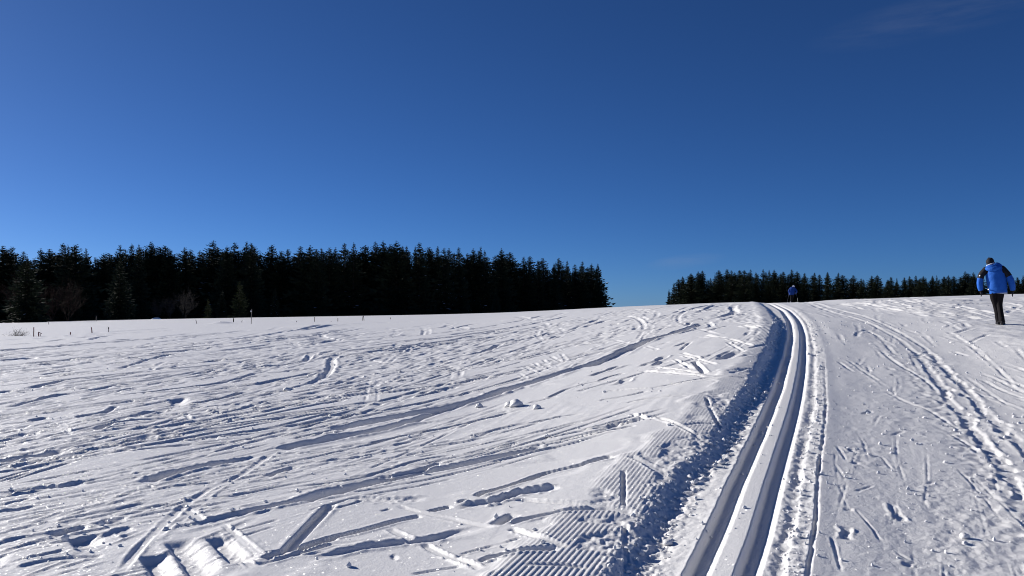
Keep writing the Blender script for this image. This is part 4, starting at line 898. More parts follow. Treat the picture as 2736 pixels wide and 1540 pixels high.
    (84.3, 251.7, 10.4, 4, 1.79, 'dark spruce deeper in the right wood, filling the gaps between the front trees', 'spruces deeper in the right wood'),
    (85.8, 249.3, 9.9, 3, 1.79, 'dark spruce deeper in the right wood, filling the gaps between the front trees', 'spruces deeper in the right wood'),
    (89.2, 251.5, 9.9, 5, 2.27, 'dark spruce deeper in the right wood, filling the gaps between the front trees', 'spruces deeper in the right wood'),
    (90.2, 248.0, 9.0, 3, 1.92, 'dark spruce deeper in the right wood, filling the gaps between the front trees', 'spruces deeper in the right wood'),
    (92.5, 247.0, 9.5, 5, 2.18, 'dark spruce deeper in the right wood, filling the gaps between the front trees', 'spruces deeper in the right wood'),
    (95.1, 248.3, 9.7, 0, 1.71, 'dark spruce deeper in the right wood, filling the gaps between the front trees', 'spruces deeper in the right wood'),
    (95.5, 243.0, 9.6, 0, 1.7, 'dark spruce deeper in the right wood, filling the gaps between the front trees', 'spruces deeper in the right wood'),
    (98.7, 243.9, 8.9, 5, 2.29, 'dark spruce deeper in the right wood, filling the gaps between the front trees', 'spruces deeper in the right wood'),
    (99.4, 241.4, 9.1, 6, 2.24, 'dark spruce deeper in the right wood, filling the gaps between the front trees', 'spruces deeper in the right wood'),
    (103.5, 244.9, 8.3, 7, 1.89, 'dark spruce deeper in the right wood, filling the gaps between the front trees', 'spruces deeper in the right wood'),
    (104.2, 242.0, 7.2, 4, 1.9, 'dark spruce deeper in the right wood, filling the gaps between the front trees', 'spruces deeper in the right wood'),
    (107.1, 244.6, 7.7, 2, 2.25, 'dark spruce deeper in the right wood, filling the gaps between the front trees', 'spruces deeper in the right wood'),
    (107.1, 238.9, 7.8, 6, 2.01, 'dark spruce deeper in the right wood, filling the gaps between the front trees', 'spruces deeper in the right wood'),
    (109.6, 238.7, 7.2, 2, 1.73, 'dark spruce deeper in the right wood, filling the gaps between the front trees', 'spruces deeper in the right wood'),
    (112.8, 240.8, 6.9, 7, 1.98, 'dark spruce deeper in the right wood, filling the gaps between the front trees', 'spruces deeper in the right wood'),
    (114.8, 239.8, 6.4, 6, 1.92, 'dark spruce deeper in the right wood, filling the gaps between the front trees', 'spruces deeper in the right wood'),
    (114.8, 234.9, 6.9, 2, 2.3, 'dark spruce deeper in the right wood, filling the gaps between the front trees', 'spruces deeper in the right wood'),
    (117.3, 235.5, 7.1, 7, 1.87, 'dark spruce deeper in the right wood, filling the gaps between the front trees', 'spruces deeper in the right wood'),
    (119.3, 235.7, 6.7, 5, 1.78, 'dark spruce deeper in the right wood, filling the gaps between the front trees', 'spruces deeper in the right wood'),
    (119.8, 233.4, 6.8, 7, 2.26, 'dark spruce deeper in the right wood, filling the gaps between the front trees', 'spruces deeper in the right wood'),
    (122.6, 234.3, 7.2, 1, 1.99, 'dark spruce deeper in the right wood, filling the gaps between the front trees', 'spruces deeper in the right wood'),
    (125.1, 235.3, 6.7, 1, 1.96, 'dark spruce deeper in the right wood, filling the gaps between the front trees', 'spruces deeper in the right wood'),
    (125.2, 232.3, 7.0, 7, 1.82, 'dark spruce deeper in the right wood, filling the gaps between the front trees', 'spruces deeper in the right wood'),
    (126.9, 230.7, 7.3, 6, 1.89, 'dark spruce deeper in the right wood, filling the gaps between the front trees', 'spruces deeper in the right wood'),
    (130.0, 232.8, 7.1, 5, 2.07, 'dark spruce deeper in the right wood, filling the gaps between the front trees', 'spruces deeper in the right wood'),
    (130.1, 229.1, 7.9, 6, 2.29, 'dark spruce deeper in the right wood, filling the gaps between the front trees', 'spruces deeper in the right wood'),
    (130.8, 227.3, 7.4, 1, 2.12, 'dark spruce deeper in the right wood, filling the gaps between the front trees', 'spruces deeper in the right wood'),
    (131.8, 226.1, 6.5, 0, 2.27, 'dark spruce deeper in the right wood, filling the gaps between the front trees', 'spruces deeper in the right wood'),
    (134.7, 226.6, 6.2, 7, 1.98, 'dark spruce deeper in the right wood, filling the gaps between the front trees', 'spruces deeper in the right wood'),
    (135.3, 224.4, 6.0, 7, 2.27, 'dark spruce deeper in the right wood, filling the gaps between the front trees', 'spruces deeper in the right wood'),
    (136.5, 223.7, 5.4, 7, 2.1, 'dark spruce deeper in the right wood, filling the gaps between the front trees', 'spruces deeper in the right wood'),
    (137.8, 222.1, 7.0, 2, 1.89, 'dark spruce deeper in the right wood, filling the gaps between the front trees', 'spruces deeper in the right wood'),
    (139.6, 221.5, 5.7, 2, 2.02, 'dark spruce deeper in the right wood, filling the gaps between the front trees', 'spruces deeper in the right wood'),
    (141.8, 221.9, 6.1, 0, 1.87, 'dark spruce deeper in the right wood, filling the gaps between the front trees', 'spruces deeper in the right wood'),
    (142.1, 219.8, 6.0, 5, 2.26, 'dark spruce deeper in the right wood, filling the gaps between the front trees', 'spruces deeper in the right wood'),
    (143.3, 218.2, 5.2, 5, 2.3, 'dark spruce deeper in the right wood, filling the gaps between the front trees', 'spruces deeper in the right wood'),
    (146.2, 218.8, 5.7, 7, 1.76, 'dark spruce deeper in the right wood, filling the gaps between the front trees', 'spruces deeper in the right wood'),
    (149.1, 219.6, 5.5, 7, 2.04, 'dark spruce deeper in the right wood, filling the gaps between the front trees', 'spruces deeper in the right wood'),
    (-127.7, 196.3, 17.9, 7, 1.05, 'spruce of the left wood beyond the left picture edge', 'spruces of the left wood outside the picture'),
    (-127.3, 192.5, 16.6, 4, 1.05, 'spruce of the left wood beyond the left picture edge', 'spruces of the left wood outside the picture'),
    (-133.7, 199.2, 16.9, 2, 1.05, 'spruce of the left wood beyond the left picture edge', 'spruces of the left wood outside the picture'),
    (-135.2, 198.3, 18.9, 2, 1.05, 'spruce of the left wood beyond the left picture edge', 'spruces of the left wood outside the picture'),
    (-136.4, 197.2, 18.8, 2, 1.05, 'spruce of the left wood beyond the left picture edge', 'spruces of the left wood outside the picture'),
    (-138.9, 197.8, 19.7, 6, 1.05, 'spruce of the left wood beyond the left picture edge', 'spruces of the left wood outside the picture'),
    (-133.7, 187.7, 17.0, 0, 1.05, 'spruce of the left wood beyond the left picture edge', 'spruces of the left wood outside the picture'),
    (-134.5, 186.2, 18.3, 6, 1.05, 'spruce of the left wood beyond the left picture edge', 'spruces of the left wood outside the picture'),
    (-140.4, 191.7, 16.2, 4, 1.05, 'spruce of the left wood beyond the left picture edge', 'spruces of the left wood outside the picture'),
    (-140.5, 189.1, 18.8, 7, 1.05, 'spruce of the left wood beyond the left picture edge', 'spruces of the left wood outside the picture'),
    (-142.1, 188.7, 18.1, 3, 1.05, 'spruce of the left wood beyond the left picture edge', 'spruces of the left wood outside the picture'),
    (-142.7, 186.9, 17.9, 5, 1.05, 'spruce of the left wood beyond the left picture edge', 'spruces of the left wood outside the picture'),
    (-144.6, 186.9, 17.0, 5, 1.05, 'spruce of the left wood beyond the left picture edge', 'spruces of the left wood outside the picture'),
    (-147.9, 188.6, 16.5, 4, 1.05, 'spruce of the left wood beyond the left picture edge', 'spruces of the left wood outside the picture'),
    (-144.4, 181.8, 15.6, 2, 1.05, 'spruce of the left wood beyond the left picture edge', 'spruces of the left wood outside the picture'),
    (-147.3, 183.1, 18.2, 5, 1.05, 'spruce of the left wood beyond the left picture edge', 'spruces of the left wood outside the picture'),
    (132.7, 204.1, 5.5, 6, 1.1, 'spruce of the right wood beyond the right picture edge', 'spruces of the right wood outside the picture'),
    (135.9, 205.5, 5.0, 7, 1.1, 'spruce of the right wood beyond the right picture edge', 'spruces of the right wood outside the picture'),
    (140.1, 208.3, 6.3, 2, 1.1, 'spruce of the right wood beyond the right picture edge', 'spruces of the right wood outside the picture'),
    (139.7, 204.2, 4.8, 7, 1.1, 'spruce of the right wood beyond the right picture edge', 'spruces of the right wood outside the picture'),
    (137.4, 197.7, 4.6, 6, 1.1, 'spruce of the right wood beyond the right picture edge', 'spruces of the right wood outside the picture'),
    (145.3, 205.7, 5.8, 4, 1.1, 'spruce of the right wood beyond the right picture edge', 'spruces of the right wood outside the picture'),
    (146.9, 204.7, 6.4, 6, 1.1, 'spruce of the right wood beyond the right picture edge', 'spruces of the right wood outside the picture'),
    (141.9, 194.8, 5.7, 3, 1.1, 'spruce of the right wood beyond the right picture edge', 'spruces of the right wood outside the picture'),
    (146.8, 198.5, 6.1, 1, 1.1, 'spruce of the right wood beyond the right picture edge', 'spruces of the right wood outside the picture'),
    (151.4, 201.6, 5.5, 5, 1.1, 'spruce of the right wood beyond the right picture edge', 'spruces of the right wood outside the picture'),
    (148.6, 195.0, 6.0, 5, 1.1, 'spruce of the right wood beyond the right picture edge', 'spruces of the right wood outside the picture'),
    (150.0, 194.0, 5.2, 1, 1.1, 'spruce of the right wood beyond the right picture edge', 'spruces of the right wood outside the picture'),
    (149.4, 190.4, 4.7, 3, 1.1, 'spruce of the right wood beyond the right picture edge', 'spruces of the right wood outside the picture'),
    (150.0, 188.5, 5.6, 0, 1.1, 'spruce of the right wood beyond the right picture edge', 'spruces of the right wood outside the picture'),
    (-86.8, 143.8, 11.5, 'W0', 1.4, 'big drooping spruce before the left end of the left wood, branches down to the snow', 'low spruces standing before the left wood'),
    (-86.9, 177.9, 13.7, 'W1', 1.35, 'big dark drooping spruce before the left wood, just right of the thin post', 'low spruces standing before the left wood'),
    (-97.9, 180.1, 8.9, 'W1', 0.85, 'low dark spruce between the two big drooping spruces, behind the brown bare trees', 'low spruces standing before the left wood'),
    (-66.5, 175.9, 4.3, 'Y', 1.0, 'small yellowish green young spruce at the wood foot, left of the black post', 'low spruces standing before the left wood'),
    (-65.8, 194.2, 8.8, 'Y', 1.25, 'mid-sized olive green young spruce behind the tall marker pole', 'low spruces standing before the left wood'),
    (-71.3, 197.5, 6.9, 'W0', 0.9, 'low dark spruce behind the drifted mound, right of the yellowish one', 'low spruces standing before the left wood'),
    (-95.3, 191.6, 9.9, 'S', 0.8, 'snow-flecked slim spruce by the right flank of the thin post', 'low spruces standing before the left wood'),
    (-60.5, 205.3, 7.5, 'S', 1.0, 'snow-flecked low spruce right of the tall marker pole', 'low spruces standing before the left wood'),
    (-4.7, 236.0, 8.9, 'W1', 0.8, 'low dark spruce at the foot of the left wood, in its right third', 'low spruces standing before the left wood'),
]
BARES = [
    (-97.39, 170.09, 7.5, 0, 'twig_red', 'reddish brown bare tree between the two big drooping spruces, the left one'),
    (-95.95, 173.2, 7.5, 1, 'twig_red', 'reddish brown bare tree between the two big drooping spruces, the right one'),
    (-105.45, 169.94, 8.0, 1, 'twig_red', 'brown bare tree behind the big spruce at the left end'),
    (-75.88, 178.54, 4.5, 0, 'twig_dark', 'grey bare tree before the dark wood, nearest to the white snow heap'),
    (-74.01, 181.49, 5.5, 1, 'twig_dark', 'grey bare tree before the dark wood, left of the yellowish young spruce'),
    (-79.66, 181.27, 4.0, 1, 'twig_dark', 'pale bare tree just above the white snow heap at the wood foot'),
]
TWIG_BUSH = (-29.88, 48.669)
# stakes: name, category, x, y, pieces (name, path, radius, material), label, group
STAKES = [
    ('wooden_stake', 'stake', -27.971, 47.059, [('post', [(0.0, 0.0, -0.25), (0.0, 0.0, 0.537)], 0.028, 'wood_red')], 'upright reddish wooden stake right of the twig bush', 'old stakes sticking out of the snow'),
    ('broken_stake', 'stake', -27.784, 47.224, [('post', [(0.0, 0.0, -0.25), (0.0, 0.0, 0.253)], 0.024, 'wood_red'), ('bent_arm', [(0.0, 0.0, 0.253), (0.176, 0.0, 0.154)], 0.02, 'wood_red'), ('splinter', [(0.099, 0.0, -0.25), (0.095, 0.0, 0.132)], 0.02, 'wood_red')], 'broken reddish stake with its top bent over, beside the upright reddish one', 'old stakes sticking out of the snow'),
    ('wooden_stake', 'stake', -26.985, 49.188, [('post', [(0.0, 0.0, -0.25), (-0.011, 0.0, 0.149)], 0.03, 'wood_red')], 'very short reddish stump of a stake between the broken and the leaning stake', 'old stakes sticking out of the snow'),
    ('wooden_stake', 'stake', -27.189, 52.166, [('post', [(0.0, 0.0, -0.25), (-0.085, 0.0, 0.352)], 0.034, 'wood_red')], 'thick reddish stake leaning to the left', 'old stakes sticking out of the snow'),
    ('wooden_stake', 'stake', -26.887, 53.618, [('post', [(0.0, 0.0, -0.25), (0.0, 0.0, 0.312)], 0.021, 'wood_grey'), ('cap', [(0.0, 0.0, 0.225), (0.0, 0.0, 0.337)], 0.032, 'wood_black')], 'thin grey stake with a dark thick head, right of the leaning reddish one', 'old stakes sticking out of the snow'),
    ('thin_post', 'post', -64.957, 125.644, [('post', [(0.0, 0.0, -0.25), (0.0, 0.0, 0.848)], 0.047, 'wood_grey')], 'thin grey post at the foot of the wood, by the big drooping spruce', 'old stakes sticking out of the snow'),
    ('wooden_stake', 'stake', -30.013, 76.789, [('post', [(0.0, 0.0, -0.25), (-0.179, 0.0, 0.393)], 0.029, 'wood_grey')], 'thin grey stake leaning left, between the snow heap and the drifted mound', 'old stakes sticking out of the snow'),
    ('marker_post', 'post', -29.528, 85.29, [('post', [(0.0, 0.0, -0.25), (0.0, 0.0, 0.357)], 0.056, 'wood_black'), ('rod', [(0.0, 0.0, 0.357), (0.0, 0.0, 0.636)], 0.024, 'wood_black')], 'short thick black post left of the tall marker pole', 'old stakes sticking out of the snow'),
    ('twig_sprout', 'twig', -26.704, 79.487, [('stem', [(0.0, 0.0, -0.25), (0.03, 0.0, 0.259)], 0.017, 'wood_black'), ('side_twig', [(0.007, 0.0, 0.056), (-0.063, 0.0, 0.13)], 0.013, 'wood_black')], 'tiny dark twig between the black post and the tall marker pole', 'old stakes sticking out of the snow'),
    ('marker_pole', 'pole', -23.535, 72.55, [('pole', [(0.0, 0.0, -0.25), (0.054, 0.0, 1.351)], 0.029, 'wood_grey')], 'tallest thin marker pole with a small white plate near its top', 'old stakes sticking out of the snow'),
    ('wooden_stake', 'stake', -20.943, 78.097, [('post', [(0.0, 0.0, -0.25), (0.007, 0.0, 0.116)], 0.029, 'wood_grey')], 'tiny grey stub of a stake, first one right of the tall marker pole', 'old stakes sticking out of the snow'),
    ('wooden_stake', 'stake', -19.043, 77.463, [('post', [(0.0, 0.0, -0.25), (0.029, 0.0, 0.444)], 0.029, 'wood_grey')], 'thin grey stake, second one right of the tall marker pole', 'old stakes sticking out of the snow'),
    ('wooden_stake', 'stake', -16.601, 76.654, [('post', [(0.0, 0.0, -0.25), (0.0, 0.0, 0.321)], 0.029, 'wood_grey')], 'thin grey stake left of the crossed pair', 'old stakes sticking out of the snow'),
    ('crossed_stakes', 'stakes', -14.527, 78.436, [('stake', [(-0.095, 0.0, -0.25), (-0.007, 0.0, 0.438)], 0.029, 'wood_grey'), ('stake', [(0.124, 0.0, -0.25), (0.044, 0.0, 0.438)], 0.029, 'wood_grey')], 'pair of thin stakes leaning together like an upside-down V', 'old stakes sticking out of the snow'),
    ('wooden_stake', 'stake', -12.476, 82.49, [('post', [(0.0, 0.0, -0.25), (0.0, 0.0, 0.173)], 0.031, 'wood_grey')], 'tiny grey stub of a stake right of the crossed pair', 'old stakes sticking out of the snow'),
    ('wooden_stake', 'stake', -31.407, 86.754, [('post', [(0.0, 0.0, -0.25), (0.0, 0.0, 0.109)], 0.048, 'wood_black')], 'dark stump end poking out on top of the drifted mound', 'old stakes sticking out of the snow'),
    ('dark_bit', 'stake', -17.227, 76.176, [('post', [(-0.106, 0.0, -0.25), (0.106, 0.0, 0.028)], 0.032, 'wood_black')], 'small dark bit low in the snow between two thin stakes', 'old stakes sticking out of the snow'),  # short slanted dark piece, barely above the snow
    ('wooden_stake', 'stake', -55.568, 96.467, [('post', [(0.0, 0.0, -0.25), (0.0, 0.0, 0.27)], 0.027, 'wood_black')], 'tiny dark stub in the shade of the big spruce at the left end', 'old stakes sticking out of the snow'),
]
HEAPS = [
    (-73.61, 166.45, 1.0, 0.42, 'white snowed-over heap shining at the foot of the left wood'),
]
WALKER = (11.877, 19.561)
SKIER = (25.59, 73.68)

TR = catmull(TRAIL_C)                      # x, y, spacing scale
Ft = field(TR, 4.2 * TR[:, 2])
sl_t, Dt, Sg, Art, Lt = Ft
tr_s = np.concatenate([[0], np.cumsum(np.hypot(*np.diff(TR[:, :2], axis=0).T))])
kt = np.interp(Art, tr_s, TR[:, 2]).astype(np.float32)
Q = np.full(GX.shape, -99, np.float32)
Q[sl_t] = np.where(Dt < 50, Dt * Sg / kt, np.where(GX[sl_t] > 2, 60, -60))
# anything beyond the reach of the path: left or right of it by azimuth
tp = np.interp(rad, np.hypot(TR[:, 0], TR[:, 1]), np.arctan2(TR[:, 0], TR[:, 1]))
left_of = phi[None, :] < tp[:, None]
far = (Q < -50) | (Q > 50)
Q[far] = np.where(left_of[far], -60, 60)
S_ = np.zeros(GX.shape, np.float32); S_[sl_t] = Art
K_ = np.ones(GX.shape, np.float32); K_[sl_t] = kt
K_ = np.maximum(K_, 1)
left_mask = sstep(-0.9, -1.4, Q)
calm = np.zeros(GX.shape, np.float32)           # patches of untouched, sparkling crust
for cx_, cy_, cr_ in CALM: calm = np.maximum(calm, sstep(1.15, .8, np.hypot(GX - cx_, GY - cy_) / cr_ + .15 * vnoise(GX / .3, GY / .3, 20)))
left_mask = left_mask * (1 - .85 * calm)
right_mask = sstep(0.45, 0.8, Q)
quiet = np.clip(sstep(70, 35, GR), 0.12, 1)               # the far field was hardly skied

FLOW = math.radians(24)
band(2.6, 0.016, 1, FLOW, 3.0, left_mask)
band(1.1, 0.004, 2, FLOW, 5.0, left_mask * quiet)
band(0.45, 0.0018, 3, FLOW + .12, 7.0, left_mask * quiet)
patch = sstep(-.25, .35, vnoise(GX / 1.3 + 7, GY / 1.9, 11) + .4 * vnoise(GX / .5, GY / .5, 12)) * quiet   # tracked-up against untouched crust
band(0.22, 0.0016, 4, FLOW - .08, 9.0, left_mask * patch)
band(0.11, 0.0020, 5, FLOW, 8.0, left_mask * patch)
band(0.20, 0.0016, 6, None, 1, left_mask * patch)
band(0.085, 0.0022, 7, None, 1, left_mask * patch)
band(0.04, 0.0008, 8, None, 1, left_mask)
band(0.10, 0.0026, 9, FLOW + .03, 24.0, left_mask * (.35 + .65 * patch))
band(0.055, 0.0016, 10, FLOW - .10, 30.0, left_mask * (.3 + .7 * patch))
band(0.30, 0.0012, 14, FLOW + .20, 12.0, left_mask * quiet)

# ------------------------------------------------------------------ ski tracks over the field on the left
KIND = {  # half width, depth, rim, rag, lump, taper, brk
    'A': (0.088, 0.070, 0.016, 0.13, 0.06, 0.04, 0.0),
    'X': (0.090, 0.072, 0.018, 0.20, 0.16, 0.32, 0.0),
    'W': (0.054, 0.040, 0.012, 0.18, 0.14, 0.28, 0.0),
    'M': (0.032, 0.023, 0.006, 0.10, 0.05, 0.12, 0.0),
    'T': (0.018, 0.011, 0.003, 0.10, 0.02, 0.12, 0.05),
    'L': (0.060, 0.018, 0.012, 0.35, 0.55, 0.15, 0.1),
    'C': (0.042, 0.044, 0.006, 0.04, 0.02, 0.05, 0.0),
    'G': (0.072, 0.056, 0.005, 0.10, 0.10, 0.16, 0.0),
    'B': (0.024, 0.010, 0.009, 0.08, 0.03, 0.12, 0.0),
    'K': (0.018, 0.030, 0.000, 0.05, 0.02, 0.05, 0.0),
    'RB': (0.040, 0.014, 0.014, 0.10, 0.05, 0.20, 0.1),
    'RT': (0.030, 0.014, 0.005, 0.10, 0.10, 0.20, 0.1),
    'H': (0.050, 0.040, 0.008, 0.12, 0.05, 0.20, 0.0),
    'S': (0.010, 0.005, 0.003, 0.25, 0.00, 0.10, 0.0),
    'M2': (0.018, 0.008, 0.007, 0.30, 0.10, 0.10, 0.1),
    'F': (0.030, 0.014, 0.008, 0.60, 0.60, 0.15, 0.0),
}
def mark(kind, P, seed, scale=1.0, far=.40):
    w, d, rim, rag, lump, taper, brk = KIND[kind]
    rm = float(np.hypot(P[0][0] + P[-1][0], P[0][1] + P[-1][1])) / 2
    g = scale * (1.0 if rm < 9 else min((rm / 9) ** far, 2.3))     # far marks in the photo are ruts rather than single skis
    carve(P, w * g, d * min(g, 1.8) * (1.35 if far > .5 and rm > 7.5 else 1.0), rim * min(g, 1.6), rag, lump, taper, brk=brk, seed=seed % 12, crisp=kind == 'C', gentle=kind == 'G')

# faint older runs in the directions of the ones that show, laid first
OLD = [t for t in MARKS if t[0] in 'AXWM' and len(t[1]) >= 2]
mids = np.array([np.mean(np.array(p), 0) for k, p in OLD]); dirs = np.array([np.array(p[-1]) - np.array(p[0]) for k, p in OLD])
dirs /= np.hypot(dirs[:, 0], dirs[:, 1])[:, None]
mlog = np.stack([np.arctan2(mids[:, 0], mids[:, 1]), np.log(np.hypot(mids[:, 0], mids[:, 1]))], 1)
n_old = 0
while n_old < 270:
    r = float(np.exp(rng.uniform(math.log(4.2), math.log(48)))); p = math.radians(rng.uniform(-39, 30))
    if p > np.interp(r, rad, tp) - 1.0 / r: continue
    if float(vnoise(np.float64(r * math.sin(p) / 1.5 + 7), np.float64(r * math.cos(p) / 2.4), 11)) < -.05 and rng.random() < .8: continue      # calm, untouched patches
    j = np.argsort(((mlog - [p, math.log(r)]) ** 2).sum(1))[:3]
    v = dirs[j].mean(0); v /= np.hypot(*v) + 1e-9
    a = math.atan2(v[0], v[1]) + rng.normal(0, 0.12)
    L = rng.uniform(1.5, 9.0) * (r / 6) ** 0.8
    c0 = np.array([r * math.sin(p), r * math.cos(p)]); bend = rng.normal(0, 0.18)
    pts = [c0 + L * t * np.array([math.sin(a + bend * t), math.cos(a + bend * t)]) for t in (-.5, -.17, .17, .5)]
    e = pts[-1]
    if math.atan2(e[0], e[1]) > np.interp(np.hypot(*e), rad, tp) - 0.9 / np.hypot(*e): continue
    if any(min(math.hypot(q_[0] - cx_, q_[1] - cy_) for q_ in pts + [(pts[0] + pts[1]) / 2, (pts[1] + pts[2]) / 2, (pts[2] + pts[3]) / 2]) < cr_ for cx_, cy_, cr_ in CALM): continue
    mark(('TTMTTTTWTTTMTTTL' if r > 7 else 'TTTTTTTTTTTMTTTT')[n_old % 16], pts, n_old, rng.uniform(.6, 1.15), .25)
    if n_old % 3 and r > 5:                        # the other ski of the pair
        nx = np.array([math.cos(a), -math.sin(a)]) * rng.uniform(.13, .24)
        pts2 = [q_ + nx + rng.normal(0, .012, 2) for q_ in pts]
        if math.atan2(pts2[-1][0], pts2[-1][1]) < np.interp(np.hypot(*pts2[-1]), rad, tp) - 0.9 / np.hypot(*pts2[-1]): mark('T', pts2, n_old + 5, rng.uniform(.6, 1.0))
    n_old += 1
LANE = ('S', 'M2', 'F', 'RB', 'RT')
for i, (k, p) in enumerate(MARKS):
    if k not in LANE: mark(k, p, i, 1.0, .58)

# ------------------------------------------------------------------ the groomed trail
wav = 0.035 * vnoise(S_ / .45, S_ * 0 + 1.5, 13) + 0.02 * vnoise(S_ / .13, S_ * 0 + 2.5, 14)       # ragged lip
cl = vnoise(GX / (.07 * K_), GY / (.07 * K_), 15); cl2 = vnoise(GX / (.025 * K_), GY / (.025 * K_), 16)
q = Q
LIPQ = np.interp(S_, LIP_S, LIP_Q).astype(np.float32)
CORQ = LIPQ - np.interp(S_, LIP_S, CORD_W).astype(np.float32)
ql = q - LIPQ + wav + .02 * cl
near = (q > -3) & (q < 6)
bankh = 0.165 * K_ * (1 - .35 * sstep(14, 30, S_))
# corduroy: ridges every 3.3 cm along the trail
corL = sstep(0, .22, q - CORQ + .16 * vnoise(GX / .5, GY / .5, 17) + .08 * vnoise(GX / .12, GY / .12, 18))
cor = corL * sstep(.04, -.06, ql)
holes = sstep(.12, .45, vnoise(S_ / .7 + 3, q / .35, 18) + .5 * vnoise(GX / .16, GY / .16, 19))
ridge = np.abs(np.sin(np.pi * q / .036)) - .5
cor_h = (0.0068 * ridge * (1 - holes) + holes * (.008 * cl + .006 * cl2 - .012)) * np.minimum(K_, 1.8) * np.clip(1.6 - DR / .12, 0.25, 1)
Hh = np.where(near, Hh * (1 - .65 * cor) + cor * cor_h, Hh)
# crossings that cut the corduroy
for i, (k, p) in enumerate(MARKS):
    if k in LANE: continue
    P = np.asarray(p); 
    e = P[-1]; pe = math.atan2(e[0], e[1])
    if pe > np.interp(np.hypot(*e), rad, tp) - 1.5 / np.hypot(*e) and np.hypot(*e) < 24: mark(k, p, i)
tilt = (corL * (0.030 - 0.115 * np.clip((q - CORQ) / .72, 0, 1.2) ** 1.15)).astype(np.float32)
Hh = np.where(near, Hh + tilt, Hh)               # the old strip leans towards the trail
lane = sstep(-.10, .15, ql)                      # 0 on the field, 1 on the lane
rise = sstep(2.2, 4.5, q)                        # the lane runs out level with the snow on the right
floor_h = -bankh * (1 - rise)
bank_rough = np.exp(-((ql - .13) / .09) ** 2) * (.018 * cl + .010 * cl2) * K_ + np.exp(-((ql + .03) / .12) ** 2) * (.006 * cl + .006 * cl2) * K_
lipbump = .004 * K_ * np.exp(-((ql + .03) / .05) ** 2)
Hl = floor_h.copy()
# the two ski grooves
def groove(qc, w, dep):
    """pressed by the track setter: sloped inner wall on the left, flat floor, steep wall on the right"""
    x = (q - qc + .005 * vnoise(S_ / .6, q * 0 + qc * 9, 5) + .0012 * cl) / w
    return -dep * K_ * np.clip((x + 1.05) / .55, 0, 1) * np.clip((1.45 - x) / .80, 0, 1) + .0016 * K_ * cl2 * (np.abs(x) < 1.1)
Hl = Hl + groove(-.141, .067, .060) + groove(.130, .061, .057)
Hl = Hl + .004 * K_ * (np.exp(-((q + .215) / .02) ** 2)) 
Hl = Hl - .012 * K_ * sstep(.19, .215, q) * sstep(.46, .40, q + 0.35 * wav) * 0.6
lw = q - .335 + .55 * wav + .01 * cl
Hl = Hl - .022 * K_ * np.exp(-((lw + .035) / .035) ** 2) * (.6 + .4 * vnoise(S_ / .5, S_ * 0, 20))
Hl = Hl + .010 * K_ * sstep(-.008, .008, lw) * sstep(.30, .10, lw)
crack = q - .455 + .30 * wav
Hl = Hl - .026 * K_ * sstep(.017, .006, np.abs(crack)) * np.clip(1.3 - S_ / 14, 0, 1) * (.7 + .4 * vnoise(S_ / .3, S_ * 0 + 5, 21))
mid_rough = sstep(.20, .24, q) * sstep(.47, .43, q)
Hl = Hl + mid_rough * (.007 * cl + .005 * cl2) * K_
fl = np.clip((0.05 / DR - .5), 0.0, 1)
shelf = sstep(.12, .2, ql) * sstep(-.20, -.22, q)
Hl = Hl + shelf * (.0025 * cl + .002 * cl2)
# skated lane: rough, granular, streaked along the way people glide
lane_ang = math.radians(14)
pr_ = sstep(-.1, .5, vnoise(S_ / 1.4 + 2, q / .25, 22) + .35 * vnoise(GX / .4, GY / .4, 9))
rough = right_mask * (.35 + .5 * pr_)
def rb(lam, amp, seed, st=1.0, msk=None):
    f = np.clip((lam / DR - .6) / 1.2, 0, 1)
    return amp * f * vnoise(q * K_ / lam, S_ / (lam * st), seed) * (rough if msk is None else msk)
Hr = rb(.9, .016, 1, 4, right_mask) + rb(.35, .006, 2, 3, right_mask) + rb(.14, .0035, 3, 2.2) + rb(.07, .0045, 4, 1.5) + rb(.035, .0042, 5, 1.2) + rb(.022, .0025, 8, 1.0)
beyond = q > 50
f_far = np.clip((0.2 / DR - .3), 0, 1)
Hr = np.where(np.abs(q) > 4.1, 0, Hr)
w4 = sstep(4.1, 3.2, np.abs(q))
Hl = Hl + Hr * w4
# snow right of the trail, out of reach of the lane coordinates
rgt = (q > 0) * (1 - w4)
out = .018 * vnoise(GX / .9, GY / 2.2, 1) + f_far * (.012 * vnoise(GX / .3, GY / .8, 2) + .008 * vnoise(GX / .12, GY / .2, 3)) + np.clip(.06 / DR - .3, 0, 1) * .006 * vnoise(GX / .05, GY / .06, 4)
Hl = Hl + rgt * out
Hh = Hh * (1 - lane) + Hl * lane + (bank_rough + lipbump) * near
del cl2

# marks in the skated lane, then the second, trodden ski track
keep = Hh; Hh = np.zeros_like(Hh)
for i, (k, p) in enumerate(MARKS):
    if k in LANE: 
        mark(k, p, i)
TRn = np.gradient(TR[:, :2], axis=0); TRn /= np.hypot(TRn[:, 0], TRn[:, 1])[:, None]
def lane_pt(s, qq):
    j = min(int(np.searchsorted(tr_s, s)), len(TR) - 1)
    return TR[j, :2] + qq * TR[j, 2] * np.array([TRn[j, 1], -TRn[j, 0]])
for i in range(80):                            # strokes of skating skis and pole drags
    s = float(rng.uniform(1.0, 30)) if i % 3 else float(rng.uniform(1, 10)); qq = rng.uniform(.55, 3.6); L = rng.uniform(.5, 2.6) * (1 + s / 25)
    sl = rng.choice([-1, 1]) * rng.uniform(.0, .16)
    pts = [lane_pt(s, qq), lane_pt(s + L * .5, qq + sl * L * .5 + rng.normal(0, .015)), lane_pt(s + L, qq + sl * L)]
    carve(pts, rng.uniform(.006, .013), rng.uniform(.002, .005), .003, .3, .1, .3, brk=.3, seed=i % 12)
